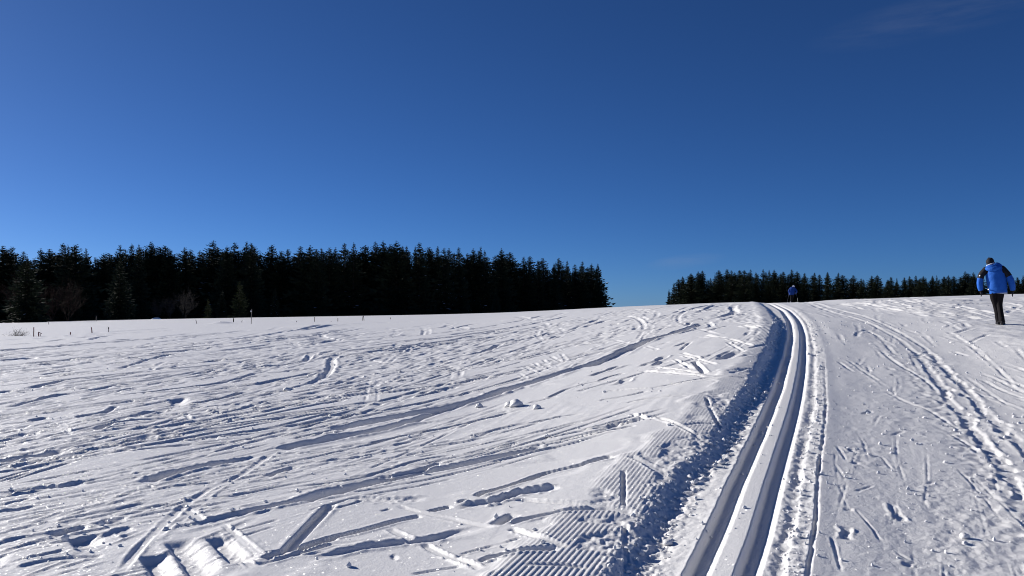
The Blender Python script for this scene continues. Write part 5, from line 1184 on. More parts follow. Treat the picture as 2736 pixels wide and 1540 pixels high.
for side_i, T2 in enumerate((TRAIL2_L, TRAIL2_R)):
    C2 = catmull(T2)
    carve(C2, .046, .014, .008, .35, .2, .02, smoothed=False, seed=3 + side_i)
    cs = np.concatenate([[0], np.cumsum(np.hypot(*np.diff(C2, axis=0).T))])
    r2 = np.hypot(C2[:, 0], C2[:, 1])
    s = 0.05
    while s < cs[-1]:
        j = min(int(np.searchsorted(cs, s)), len(C2) - 2)
        if r2[j] < 17:
            u = C2[j + 1] - C2[j]; u /= np.hypot(*u) + 1e-9; n = np.array([u[1], -u[0]])
            c = C2[j] + n * rng.normal(0, .03); ln = rng.uniform(.16, .34)
            carve([c - u * ln / 2, c + n * rng.normal(0, .015), c + u * ln / 2], rng.uniform(.04, .062), rng.uniform(.014, .028), .007, .35, .35, .25, seed=int(s * 10) % 12)
            s += ln + rng.uniform(.02, .14)
        else: s += .5
Hh = keep + Hh
# a little wear between the feet
foot = sstep(.0, 1, np.exp(-((q - 1.68) / .16) ** 2)) * sstep(24, 14, GR)
Hh = Hh + (foot * (.007 * cl + .006 * vnoise(GX / .05, GY / .05, 6))).astype(np.float32)

# two drifts near the stakes
for bx, by, bs, bh in DRIFTS:
    d2 = ((GX - bx) ** 2 + ((GY - by) / 1.6) ** 2) / bs ** 2
    Hh += (bh * np.exp(-d2)).astype(np.float32)
Hh = (Hh * sstep(R1, 180, GR)).astype(np.float32)

# ------------------------------------------------------------------ build the ground sheet
rows_in = np.array([0.5, 1.1, 1.7, 2.2, 2.6, 2.9])
rows_out = np.geomspace(R1 * 1.04, 6000, 26)
all_r = np.concatenate([rows_in, rad, rows_out])
extra = np.radians(np.linspace(PD, 360 - PD, 122))[1:-1]
all_p = np.concatenate([phi, extra])
AR_, AP_ = np.meshgrid(all_r, all_p, indexing='ij')
VX = AR_ * np.sin(AP_); VY = AR_ * np.cos(AP_)
AP2 = (AP_ + math.pi) % (2 * math.pi) - math.pi
VZ = z_broad(VX, VY)
n_in = len(rows_in)
VZ[n_in:n_in + NR, :NC] += Hh
fade = np.linspace(1, 0, 13)[1:]
for k_, f_ in enumerate(fade):                    # run the relief out softly past the finely meshed part
    VZ[n_in:n_in + NR, NC + k_] += Hh[:, -1] * f_
    VZ[n_in:n_in + NR, -1 - k_] += Hh[:, 0] * f_
for k_ in range(n_in): VZ[k_, :NC] += Hh[0] * (k_ / n_in) ** 2
nr, nc = VX.shape
co = np.stack([VX, VY, VZ], -1).reshape(-1, 3)
co = np.vstack([co, [[0, 0, 0.0]]]).astype(np.float32)
ii, jj = np.meshgrid(np.arange(nr - 1), np.arange(nc), indexing='ij')
a_ = ii * nc + jj; b_ = ii * nc + (jj + 1) % nc
quads = np.stack([a_, (a_ + nc), (b_ + nc), b_], -1).reshape(-1, 4)[:, ::-1]
tri_j = np.arange(nc)
tris = np.stack([np.full(nc, nr * nc), tri_j, (tri_j + 1) % nc], -1)[:, ::-1]
me = bpy.data.meshes.new('snow_ground')
me.vertices.add(len(co)); me.vertices.foreach_set('co', co.ravel())
nl = quads.size + tris.size
me.loops.add(nl); me.loops.foreach_set('vertex_index', np.concatenate([quads.ravel(), tris.ravel()]).astype(np.int32))
npoly = len(quads) + len(tris)
me.polygons.add(npoly)
st = np.concatenate([np.arange(len(quads)) * 4, len(quads) * 4 + np.arange(len(tris)) * 3]).astype(np.int32)
me.polygons.foreach_set('loop_start', st)
me.polygons.foreach_set('use_smooth', np.ones(npoly, bool))
me.update(calc_edges=True)
worn = np.zeros((nr, nc), np.float32)
in_groove = np.maximum(sstep(.095, .075, np.abs(q + .131)), sstep(.085, .065, np.abs(q - .145)))
worn[n_in:n_in + NR, :NC] = .30 * np.clip(sstep(.0, .12, ql) * (.45 + .55 * sstep(.2, .5, q)), 0, 1) * sstep(60, 25, GR) * (1 - .55 * in_groove)
wa = me.attributes.new('worn', 'FLOAT', 'POINT')
wa.data.foreach_set('value', np.concatenate([worn.ravel(), [0]]).astype(np.float32))
me.materials.append(M['snow'])
ground = link(bpy.data.objects.new('snow_ground', me))
tag(ground, 'white snow slope crossed by ski tracks, with a groomed ski trail', kind='structure')

def gz(x, y):
    r = math.hypot(x, y); p = math.degrees(math.atan2(x, y))
    z = float(z_broad(np.float64(x), np.float64(y)))
    if R0 < r < R1 and abs(p) < PD - .1:
        z += float(Hh[int(round(float(row_of(r)))), int(round((p + PD) / DPH))])
    return z

# ------------------------------------------------------------------ loose clods
def clod_verts(c, s):
    b = np.array([(0, 0, 1), (.9, 0, .3), (.28, .85, .3), (-.72, .53, .3), (-.72, -.53, .3), (.28, -.85, .3), (.6, .4, -.6), (-.25, .75, -.6), (-.8, 0, -.6), (-.2, -.75, -.6), (.6, -.45, -.6)])
    v = b * s * rng.uniform(.65, 1.25, (11, 1)) * rng.uniform(.7, 1.2, (1, 3))
    return v + np.array(c)
CF = [(0, 1, 2), (0, 2, 3), (0, 3, 4), (0, 4, 5), (0, 5, 1), (1, 6, 2), (2, 6, 7), (2, 7, 3), (3, 7, 8), (3, 8, 4), (4, 8, 9), (4, 9, 5), (5, 9, 10), (5, 10, 1), (1, 10, 6)]
cv = []; cf = []
def clod(x, y, s):
    n = len(cv) * 11
    cv.append(clod_verts((x, y, gz(x, y) + .3 * s), s))
    cf.extend([(a + n, b + n, c + n) for a, b, c in CF])
for i in range(1500):
    s = float(rng.uniform(0.5, 24)) if i % 2 else float(rng.uniform(.5, 9))
    lq = float(np.interp(s, LIP_S, LIP_Q))
    x, y = lane_pt(s, lq + rng.normal(.08, .07))
    clod(x, y, min(.034, abs(rng.normal(0, .006)) + .002 + .012 * rng.random() ** 6) * (1 + s / 25))
for i in range(2200):
    s = float(rng.uniform(0.5, 22)) if i % 2 else float(rng.uniform(.5, 8))
    u = rng.random()
    qq = rng.normal(.36, .06) if u < .25 else (rng.uniform(-.42, .0) if u < .35 else rng.uniform(.5, 3.4))
    x, y = lane_pt(s, qq)
    clod(x, y, min(.022, abs(rng.normal(0, .006)) + .002) * (1 + s / 25))
for i in range(420):
    k, p = OLD[rng.integers(len(OLD))]
    C = catmull(p); c = C[rng.integers(len(C))]
    r = math.hypot(*c)
    if r > 26: continue
    x, y = c + rng.normal(0, .12, 2) * (1 + r / 15)
    clod(x, y, min(.026, abs(rng.normal(0, .007)) + .003) * (1 + r / 25))
clods = mesh_obj('snow_clods', np.vstack(cv), cf, M['snow'])
tag(clods, 'loose snow crumbs along the trail edge and tracks', kind='stuff')

def lump(name, x, y, s, label, flat=.7):
    vs_, fs_ = [], []
    n, mq = 12, 8
    for i in range(mq + 1):
        th = math.pi * i / mq
        for j in range(n):
            ph = 2 * math.pi * j / n
            k = s * (1 + .45 * float(vnoise(np.float64(3 + 1.3 * math.cos(ph) * math.sin(th) + x), np.float64(2 + 1.3 * math.sin(ph) * math.sin(th) + 1.3 * math.cos(th)), 3)))
            vs_.append((k * math.sin(th) * math.cos(ph), k * math.sin(th) * math.sin(ph), k * flat * math.cos(th)))
    for i in range(mq):
        for j in range(n): fs_.append((i * n + j, (i + 1) * n + j, (i + 1) * n + (j + 1) % n, i * n + (j + 1) % n))
    o = mesh_obj(name, vs_, fs_, M['snow'], smooth=True)
    o.location = (x, y, gz(x, y) + s * flat * .45)
    return tag(o, label, 'snow lump', 'lumps of snow on the tracked field')
for (x, y), s, lab in LUMPS: lump('snow_lump', x, y, s, lab)

# ------------------------------------------------------------------ spruces
def spruce_mesh(seed, H=20.0, R=3.0, low=.06, whorl=.36, n_br=10, snow=.0, droop=.30):
    g = np.random.default_rng(seed)
    V = []; Fc = []; SV = []; SF = []
    def tri(L, LF, a, b, c):
        n = len(L); L.extend((a, b, c)); LF.append((n, n + 1, n + 2))
    z = H * low
    lean = g.normal(0, .004, 2)
    bulge = g.uniform(.56, .84)
    while z < H * .995:
        t = z / H
        env = R * ((1 - t) ** bulge) * (.85 + .15 * math.sin(z * 1.7 + seed)) * min(1, .7 + (t - low) * 3)
        nb = max(4, int(n_br * (0.55 + .45 * (1 - t))) + int(g.integers(-1, 2)))
        a0 = g.uniform(0, 6.28)
        for k in range(nb):
            a = a0 + 6.283 * k / nb + g.normal(0, .22)
            L = env * g.uniform(.55, 1.18) + .08
            if g.random() < .05: L *= 1.25
            dr = droop * (1 - .75 * t) * g.uniform(.3, 1.5) - .30 * t
            zb = z + g.uniform(-1.0, 1.0) * whorl
            ca, sa = math.cos(a), math.sin(a)
            cx, cy = lean * z
            nseg = 4 if L > 1.6 else 3 if L > .7 else 2
            sp = []
            for i in range(nseg + 1):
                f = i / nseg
                sp.append(np.array([cx + ca * L * f, cy + sa * L * f, zb - L * dr * (f * .7 + .6 * f * f) + .16 * L * f ** 3]))
            side = np.array([-sa, ca, 0.0])
            wd = .13 + .17 * L
            for i in range(nseg):
                f0, f1 = i / nseg, (i + 1) / nseg
                w0 = wd * (.35 + 1.1 * f0) * (1.15 - f0); w1 = wd * (.35 + 1.1 * f1) * (1.12 - f1)
                p, q_ = sp[i], sp[i + 1]
                tri(V, Fc, p - side * w0 * .4, q_, p + side * w0 * .4)
                for sg in (-1, 1):                                  # side twigs, hanging a little
                    tw = side * sg * w0 * g.uniform(1.0, 2.1) + (q_ - p) * g.uniform(.5, 1.2) + np.array([0, 0, -w0 * g.uniform(.1, .8)])
                    tri(V, Fc, p - (q_ - p) * .25, p + tw, p + (q_ - p) * .35)
                hang = np.array([0, 0, -1.0]) * (.12 + .16 * L) * g.uniform(.4, 1.2)
                tri(V, Fc, p + (q_ - p) * g.uniform(-.2, .1), p + (q_ - p) * .5 + hang + side * g.normal(0, .1), p + (q_ - p) * g.uniform(.9, 1.2))
            if snow and t < .72 and g.random() < snow * (1.3 - t):
                m = g.integers(1, nseg)
                p, q_ = sp[m] + np.array([0, 0, .07]), sp[m + 1] + np.array([0, 0, .05]) if m + 1 <= nseg else sp[m]
                w = wd * g.uniform(.3, .8)
                n0 = len(SV)
                SV.extend((p - side * w, q_ - side * w * .5, q_ + side * w * .5, p + side * w, (p + q_) / 2 + np.array([0, 0, .10])))
                SF.extend(((n0, n0 + 1, n0 + 4), (n0 + 1, n0 + 2, n0 + 4), (n0 + 2, n0 + 3, n0 + 4), (n0 + 3, n0, n0 + 4)))
        z += whorl * (1.0 - .45 * t) * g.uniform(.8, 1.2)
    tri(V, Fc, np.array([-.05, 0, H * .97]), np.array([.05, .02, H * .97]), np.array([0, 0, H * 1.012]))
    tri(V, Fc, np.array([0, -.05, H * .97]), np.array([0, .05, H * .97]), np.array([0, 0, H * 1.012]))
    return V, Fc, SV, SF

def trunk_mesh(H, r0):
    V = []; Fc = []
    n = 7
    hs = [0, .03, .2, .5, .8, .98]; rs = [1.5, 1.0, .85, .6, .28, .05]
    for h, r in zip(hs, rs):
        for j in range(n): V.append((r0 * r * math.cos(6.283 * j / n), r0 * r * math.sin(6.283 * j / n), H * h))
    for i in range(len(hs) - 1):
        for j in range(n): Fc.append((i * n + j, i * n + (j + 1) % n, (i + 1) * n + (j + 1) % n, (i + 1) * n + j))
    return V, Fc

PROTO = []
def proto(seed, H, R, low, snow, needles='needles', **kw):
    V, Fc, SV, SF = spruce_mesh(seed, H, R, low, snow=snow, **kw)
    me = bpy.data.meshes.new('spruce_crown'); me.from_pydata(V, [], Fc); me.materials.append(M[needles]); me.update()
    TV, TF = trunk_mesh(H, .011 * H)
    mt = bpy.data.meshes.new('spruce_trunk'); mt.from_pydata(TV, [], TF); mt.materials.append(M['bark']); mt.update()
    ms = None
    if SF:
        ms = bpy.data.meshes.new('spruce_snow'); ms.from_pydata(SV, [], SF); ms.materials.append(M['branch_snow']); ms.update()
    return dict(H=H, crown=me, trunk=mt, snow=ms)
for i in range(8):
    PROTO.append(proto(100 + i, 20.0, (4.4, 5.0, 4.2, 4.7, 5.4, 4.1, 4.9, 4.5)[i], .05, (.015, .0, .03, .01, .0, .02, .0, .012)[i]))
WIDE = [proto(120, 14.0, 4.0, .0, .008, whorl=.30, n_br=11, droop=.42), proto(121, 14.0, 3.6, .0, .0, whorl=.30, n_br=11, droop=.36)]
SNOWY = proto(130, 20.0, 4.6, .05, .09)
YOUNG = proto(140, 8.0, 2.3, .0, .0, 'needles_light', whorl=.32, n_br=9, droop=.2)

def spruce(x, y, height, pr, label, group, rz=None, fat=1.0, name='spruce_tree', zbase=None):
    t = empty(name, (x, y, (gz(x, y) if zbase is None else zbase) - .1), rng.uniform(0, 6.28) if rz is None else rz)
    k = height / pr['H']
    f = k * fat
    for nm, me_ in (('crown', pr['crown']), ('trunk', pr['trunk']), ('branch_snow', pr['snow'])):
        if me_ is None: continue
        o = bpy.data.objects.new(nm, me_); o.scale = (f, f, k)
        link(o, t)
        if nm == 'branch_snow': o['kind'] = 'stuff'
    return tag(t, label, 'tree', group)

for x, y, height, pi, fat, label, group in TREES:
    pr = SNOWY if pi == 'S' else YOUNG if pi == 'Y' else WIDE[int(pi[1])] if isinstance(pi, str) else PROTO[pi]
    spruce(x, y, height, pr, label, group, fat=fat)

# ------------------------------------------------------------------ bare trees, twig bush
def tube(V, Fc, a, b, ra, rb_, n=3):
    a = np.array(a, float); b = np.array(b, float)
    d = b - a; d /= np.linalg.norm(d) + 1e-9
    u = np.cross(d, (0, 0, 1) if abs(d[2]) < .9 else (1, 0, 0)); u /= np.linalg.norm(u); v = np.cross(d, u)
    n0 = len(V)
    for c, r in ((a, ra), (b, rb_)):
        for j in range(n): V.append(c + r * (u * math.cos(6.283 * j / n) + v * math.sin(6.283 * j / n)))
    for j in range(n): Fc.append((n0 + j, n0 + (j + 1) % n, n0 + n + (j + 1) % n, n0 + n + j))
    Fc.append(tuple(n0 + j for j in range(n))[::-1]); Fc.append(tuple(n0 + n + j for j in range(n)))

def bare_tree(seed, H, stems=3, spread=.5, r0=.05, levels=3):
    g = np.random.default_rng(seed)
    TV, TF, BV, BF = [], [], [], []
    def grow(p, d, L, r, lev):
        V, Fc = (TV, TF) if lev == 0 else (BV, BF)
        n = 3
        for i in range(n):
            d = d + g.normal(0, .12, 3); d[2] += .06; d /= np.linalg.norm(d)
            q_ = p + d * L / n
            tube(V, Fc, p, q_, r * (1 - .25 * i / n), r * (1 - .25 * (i + 1) / n))
            if lev < levels:
                for k in range(2 if lev else 3):
                    dd = d + g.normal(0, spread, 3); dd[2] = abs(dd[2]) * .8 + .25; dd /= np.linalg.norm(dd)
                    grow(q_, dd, L * g.uniform(.35, .6), r * .55, lev + 1)
            p = q_
    for s in range(stems):
        d = np.array([g.normal(0, spread * .5), g.normal(0, spread * .5), 1.0]); d /= np.linalg.norm(d)
        grow(np.array([g.normal(0, .15 * H / 6), g.normal(0, .15 * H / 6), 0.0]), d, H * g.uniform(.6, .8), r0, 0)
    return TV, TF, BV, BF
BARE = [bare_tree(5, 6.0, 4, .55, .05), bare_tree(6, 6.0, 5, .5, .045)]
BARE_ME = {}
for x, y, height, kind_, mat, label in BARES:
    key = (kind_, mat)
    if key not in BARE_ME:
        TV, TF, BV, BF = BARE[kind_]
        a = bpy.data.meshes.new('bare_trunk'); a.from_pydata([tuple(v) for v in TV], [], TF); a.materials.append(M[mat])
        b = bpy.data.meshes.new('bare_branches'); b.from_pydata([tuple(v) for v in BV], [], BF); b.materials.append(M[mat])
        BARE_ME[key] = (a, b)
    t = empty('bare_tree', (x, y, gz(x, y) - .1), rng.uniform(0, 6.28))
    for nm, me_ in zip(('trunk', 'branches'), BARE_ME[key]):
        o = bpy.data.objects.new(nm, me_); o.scale = (height / 6,) * 3; link(o, t)
    tag(t, label, 'bare tree', 'leafless trees along the edge of the left wood')

bx, by = TWIG_BUSH
V, Fc = [], []
g = np.random.default_rng(3)
for i in range(70):
    o0 = np.array([g.normal(0, .28), g.normal(0, .2), -.05])
    d = np.array([g.normal(0, .75) + o0[0] * .8, g.normal(0, .5), g.uniform(.35, 1.0)]); d /= np.linalg.norm(d)
    L = g.uniform(.25, .62); p = o0
    for k in range(3):
        q_ = p + d * L / 3; tube(V, Fc, p, q_, .009 - .002 * k, .007 - .002 * k)
        if k: 
            d2 = d + g.normal(0, .5, 3); d2 /= np.linalg.norm(d2); tube(V, Fc, q_, q_ + d2 * L * .35, .005, .003)
        d = d + g.normal(0, .18, 3); d /= np.linalg.norm(d); p = q_
o = mesh_obj('twig_bush', V, Fc, M['twig_grey'])
o.location = (bx, by, gz(bx, by)); o.scale = (.78, .78, .85); tag(o, 'low grey leafless bush poking out of the snow left of the stakes', 'bush')

# ------------------------------------------------------------------ stakes and poles
def post_mesh(V, Fc, path, r, n=8, top=True):
    """a post with slightly uneven rings and a chamfered top"""
    P = [np.array(p, float) for p in path]
    rings = []
    for i in range(len(P) - 1):
        for f in np.linspace(0, 1, 5)[(0 if i == 0 else 1):]: rings.append(P[i] * (1 - f) + P[i + 1] * f)
    n0 = len(V)
    d = P[-1] - P[0]; d /= np.linalg.norm(d)
    u = np.cross(d, (0, 1, 0.01)); u /= np.linalg.norm(u); v = np.cross(d, u)
    rings.append(rings[-1] + d * r * .4)
    for i, c in enumerate(rings):
        rr = r * (1 + .08 * rng.normal()) * (.6 if i == len(rings) - 1 else 1)
        for j in range(n): V.append(c + rr * (1 + .1 * rng.normal()) * (u * math.cos(6.283 * j / n) + v * math.sin(6.283 * j / n)))
    for i in range(len(rings) - 1):
        for j in range(n): Fc.append((n0 + i * n + j, n0 + i * n + (j + 1) % n, n0 + (i + 1) * n + (j + 1) % n, n0 + (i + 1) * n + j))
    Fc.append(tuple(n0 + (len(rings) - 1) * n + j for j in range(n)))
for name, cat, x, y, pieces, label, group in STAKES:
    root = None
    for k, (nm, path, r, mt) in enumerate(pieces):
        V, Fc = [], []
        post_mesh(V, Fc, path, r)
        if len(pieces) == 1:
            root = mesh_obj(name, V, Fc, M[mt]); root.location = (x, y, gz(x, y))
        else:
            if root is None: root = empty(name, (x, y, gz(x, y)))
            mesh_obj(nm, V, Fc, M[mt], root)
    tag(root, label, cat, group)
    if name == 'marker_pole':
        h = pieces[0][1][-1][2]
        V = [(a * .07, b * .03 - .04, h * .80 + c * .13) for c in (0, 1) for b in (-1, 1) for a in (-1, 1)]
        mesh_obj('plate', V, [(0, 1, 3, 2), (4, 6, 7, 5), (0, 4, 5, 1), (2, 3, 7, 6), (0, 2, 6, 4), (1, 5, 7, 3)], M['plate_white'], root)

# snow-covered heaps at the foot of the wood
for x, y, sx, sz, label in HEAPS:
    V, Fc = [], []
    n, mq = 16, 6
    for i in range(mq + 1):
        th = .5 * math.pi * i / mq
        for j in range(n):
            ph = 6.283 * j / n
            k = 1 + .35 * float(vnoise(np.float64(2 * math.cos(ph) * math.sin(th) + x), np.float64(2 * math.sin(ph) * math.sin(th) + 1.3 * math.cos(th)), 4))
            V.append((k * sx * math.sin(th) * math.cos(ph), k * .6 * sx * math.sin(th) * math.sin(ph), k * sz * math.cos(th) - .15))
    for i in range(mq):
        for j in range(n): Fc.append((i * n + j, (i + 1) * n + j, (i + 1) * n + (j + 1) % n, i * n + (j + 1) % n))
    o = mesh_obj('snow_heap', V, Fc, M['snow'], smooth=True); o.location = (x, y, gz(x, y))
    tag(o, label, 'snow heap', 'snowed-over heaps by the left wood')

# ------------------------------------------------------------------ people
def loft(rings, n=22, wr=0.0, wseed=0, cap0=True, cap1=True):
    """closed skin through elliptical rings (centre, radius x, radius y) that stand across the path"""
    V = []; Fc = []
    C = [np.array(r[0], float) for r in rings]
    for i, (c, rx, ry) in enumerate(rings):
        d = C[min(i + 1, len(C) - 1)] - C[max(i - 1, 0)]; d /= np.linalg.norm(d)
        ref = np.array([0, 1.0, 0]) if abs(d[1]) < .8 else np.array([0, 0, 1.0])
        u = np.cross(ref, d); u /= np.linalg.norm(u); v = np.cross(d, u)
        for j in range(n):
            a = 6.28318 * j / n
            k = 1 + wr * (float(vnoise(np.float64(2.4 * math.cos(a) + 9 + wseed), np.float64(c[2] * 9 + 1.2 * math.sin(a)), 2)) + .6 * float(vnoise(np.float64(4 * math.cos(a) + 3), np.float64(c[2] * 24 + 3 * math.sin(a) + wseed), 5)))
            V.append(np.array(c) + k * (u * rx * math.cos(a) + v * ry * math.sin(a)))
    m = len(rings)
    for i in range(m - 1):
        for j in range(n): Fc.append((i * n + j, i * n + (j + 1) % n, (i + 1) * n + (j + 1) % n, (i + 1) * n + j))
    if cap0: Fc.append(tuple(range(n))[::-1])
    if cap1: Fc.append(tuple((m - 1) * n + j for j in range(n)))
    return V, Fc

def dense(rings, per=4):
    """smooth extra rings between the given ones"""
    A = np.array([list(r[0]) + [r[1], r[2]] for r in rings], float)
    out = []
    for i in range(len(A) - 1):
        p0, p1, p2, p3 = A[max(i - 1, 0)], A[i], A[i + 1], A[min(i + 2, len(A) - 1)]
        for t in np.linspace(0, 1, per, endpoint=False):
            out.append(.5 * (2 * p1 + (p2 - p0) * t + (2 * p0 - 5 * p1 + 4 * p2 - p3) * t * t + (3 * p1 - p0 - 3 * p2 + p3) * t ** 3))
    out.append(A[-1])
    return [((a[0], a[1], a[2]), a[3], a[4]) for a in out]

def join(parts):
    V, Fc = [], []
    for v, f in parts:
        n = len(V); V.extend(v); Fc.extend(tuple(i + n for i in q_) for q_ in f)
    return V, Fc

def skin(name, verts, edges, radii, mat, parent=None, sub=2):
    me = bpy.data.meshes.new(name); me.from_pydata(verts, edges, []); me.materials.append(mat)
    o = link(bpy.data.objects.new(name, me), parent)
    o.modifiers.new('skin', 'SKIN').use_smooth_shade = True
    if not me.skin_vertices: me.attributes
    sv = me.skin_vertices[0].data
    for i, r in enumerate(radii):
        sv[i].radius = (r, r); sv[i].use_root = (i == 0)
    s_ = o.modifiers.new('subdivision', 'SUBSURF'); s_.levels = sub; s_.render_levels = sub
    return o

def glove(parent, wrist, tip, mat, sgn, name='glove'):
    w = np.array(wrist, float); d = np.array(tip, float) - w; L = np.linalg.norm(d); d /= L
    side = np.array([0.0, 1.0, 0.0]); nrm_ = np.cross(d, side) * sgn
    V = [w + d * .03, w - d * .03]; E = [(0, 1)]; Rr = [.040, .036]
    V.append(w + d * .085); E.append((0, 2)); Rr.append(.040)
    for k, (off, ln) in enumerate(((-.033, .058), (-.011, .072), (.011, .068), (.033, .060))):
        b0 = len(V)
        V += [w + d * .10 + side * off * .9, w + d * (.10 + ln * .55) + side * off + nrm_ * .006, w + d * (.10 + ln) + side * off * .9 + nrm_ * .024]
        E += [(2, b0), (b0, b0 + 1), (b0 + 1, b0 + 2)]; Rr += [.014, .0125, .011]
    b0 = len(V)
    V += [w + d * .05 + side * .040, w + d * .085 + side * .058 + nrm_ * .012, w + d * .115 + side * .055 + nrm_ * .022]
    E += [(0, b0), (b0, b0 + 1), (b0 + 1, b0 + 2)]; Rr += [.017, .015, .012]
    return skin(name, [tuple(v) for v in V], E, Rr, mat, parent, 1)

def person(x, y, rz, label, jacket_m, dark_m, hem_m, hat_m, trouser_m, glove_m, boot_m, skin_m, arms, mirror=1, stripe=True, height=1.0, slim=1.0, z=None):
    X = lambda v: (v[0] * mirror, v[1], v[2])
    S = lambda rings: [(X(c), a, b) for c, a, b in rings]
    pelvis, hipL, hipR = (-.06, 0, .88), (-.15, 0, .84), (.02, 0, .84)
    sh = {-1: (-.36, .03, 1.44), 1: (.06, .03, 1.46)}
    V = [pelvis, (-.08, .02, 1.10), (-.11, .04, 1.30), (-.18, .05, 1.47), (-.215, .065, 1.545), (-.24, .095, 1.62), (-.25, .10, 1.69), (-.245, .20, 1.612)]
    E = [(0, 1), (1, 2), (2, 3), (3, 4), (4, 5), (5, 6), (5, 7)]
    Rr = [.13, .13, .145, .085, .052, .088, .080, .014]
    for sg in (-1, 1):
        n = len(V); a = arms[sg]
        V += [sh[sg], a[2][0], a[-1][0]]; E += [(3, n), (n, n + 1), (n + 1, n + 2)]; Rr += [.055, .042, .030]
    legs = {-1: [((-.145, 0, .86), .135, .145), ((-.14, .04, .70), .112, .12), ((-.105, .10, .53), .092, .098), ((-.075, .11, .33), .082, .09), ((-.045, .135, .13), .085, .10), ((-.04, .14, .07), .088, .105)],
            1: [((.0, 0, .86), .125, .145), ((-.01, .02, .70), .105, .115), ((-.015, .03, .53), .082, .09), ((.01, -.02, .33), .076, .085), ((.035, -.075, .13), .082, .10), ((.04, -.08, .07), .086, .105)]}
    for sg in (-1, 1):
        n = len(V); l = legs[sg]
        toe = (l[-1][0][0] + sg * .03, l[-1][0][1] + .15, .045)
        V += [l[0][0], l[2][0], (l[-1][0][0], l[-1][0][1], .09), toe]; E += [(0, n), (n, n + 1), (n + 1, n + 2), (n + 2, n + 3)]; Rr += [.085, .055, .040, .03]
    body = skin('person', [X(v) for v in V], E, Rr, skin_m)
    body.location = (x, y, (gz(x, y) if z is None else z)); body.rotation_euler = (0, 0, rz); body.scale = (height * slim, height, height)
    tag(body, label, 'person')
    # trousers
    parts = [loft(S(dense([((-.06, 0, .97), .17, .13), ((-.065, 0, .90), .20, .155), ((-.07, 0, .82), .175, .15)], 3)), 22, .02)]
    for sg in (-1, 1): parts.append(loft(S(dense(legs[sg], 6)), 20, .045, sg + 2))
    V2, F2 = join(parts); mesh_obj('trousers', V2, F2, trouser_m, body, True)
    # boots: sole, foot and shaft in one skin
    for sg in (-1, 1):
        c = legs[sg][-1][0]; t_ = sg * .10
        rings = [((c[0] - t_ * .12, c[1] - .10, .055), .036, .045), ((c[0], c[1] - .07, .06), .046, .06), ((c[0] + t_ * .1, c[1] + .02, .062), .047, .062), ((c[0] + t_ * .3, c[1] + .11, .048), .050, .046), ((c[0] + t_ * .5, c[1] + .18, .038), .044, .034), ((c[0] + t_ * .55, c[1] + .215, .034), .022, .020)]
        V3, F3 = join([loft(S(dense(rings, 3)), 16), loft(S([((c[0], c[1] - .03, .06), .05, .062), ((c[0], c[1] - .03, .14), .052, .060), ((c[0], c[1] - .03, .19), .05, .056)]), 16)])
        mesh_obj('boot', V3, F3, boot_m, body, True)
    # jacket: torso and both sleeves, dark yoke and upper sleeves
    torso = dense([((-.036, .0, .815), .228, .165), ((-.038, .0, .84), .234, .172), ((-.060, .0, .97), .252, .182), ((-.080, .01, 1.14), .264, .188), ((-.100, .02, 1.30), .268, .178), ((-.125, .03, 1.41), .252, .158), ((-.155, .04, 1.485), .205, .125), ((-.195, .055, 1.535), .120, .095), ((-.212, .06, 1.575), .085, .085)], 5)
    Vt, Ft_ = loft(S(torso), 32, .035, 1)
    mi = []
    for fi, f in enumerate(Ft_):
        c = np.mean([Vt[i] for i in f], 0); rel = abs(c[0] * mirror + .12) / .26
        mi.append(2 if fi // 32 < 3 and fi < len(Ft_) - 2 else 1 if (c[2] > 1.33 and rel > .72 and c[2] < 1.5) else 0)
    allp = [(Vt, Ft_)]
    for sg in (-1, 1):
        a = arms[sg]
        Vs, Fs = loft(S(dense([(c, r, r * 1.08) for c, r in a], 6)), 18, .065, 5 + sg)
        nring = len(Fs) // 18
        for fi, f in enumerate(Fs): mi.append(1 if fi // 18 < nring * .36 or fi == len(Fs) - 2 else 0)
        allp.append((Vs, Fs))
    V4, F4 = join(allp)
    mesh_obj('jacket', V4, F4, [jacket_m, dark_m, hem_m], body, True, midx=mi)
    hood = join([loft(S(dense([((-.375, .0, 1.475), .02, .02), ((-.31, -.085, 1.455), .055, .045), ((-.17, -.135, 1.44), .066, .058), ((-.02, -.095, 1.47), .055, .045), ((.055, -.01, 1.495), .02, .02)], 5)), 14, .10, 3),
                 loft(S(dense([((-.325, .03, 1.52), .02, .02), ((-.27, -.055, 1.515), .042, .05), ((-.18, -.085, 1.505), .05, .055), ((-.10, -.05, 1.525), .042, .05), ((-.065, .04, 1.535), .02, .02)], 5)), 14, .10, 4)])
    mesh_obj('hood', hood[0], hood[1], jacket_m, body, True)
    col_ = [((-.225 + .098 * math.cos(a) * 1.0, .075 + .095 * math.sin(a), 1.575 + .035 * math.cos(a)), .022, .030) for a in np.linspace(math.pi * .62, math.pi * 2.38, 18)]
    Vc, Fc = loft(S(col_), 10); mesh_obj('collar', Vc, Fc, hem_m, body, True)
    hat = dense([((-.236, .085, 1.585), .098, .110), ((-.240, .09, 1.63), .110, .120), ((-.250, .095, 1.68), .106, .114), ((-.260, .10, 1.72), .082, .088), ((-.268, .10, 1.745), .045, .05), ((-.270, .10, 1.757), .012, .012)], 4)
    Vh, Fh = loft(S(hat), 22, .03, 8); b_ = mesh_obj('beanie', Vh, Fh, hat_m, body, True)
    Vp, Fp = loft(S([((-.270, .10, 1.750), .010, .010), ((-.270, .10, 1.765), .010, .010), ((-.270, .10, 1.778), .005, .005)]), 10); mesh_obj('bobble', Vp, Fp, hat_m, b_, True)
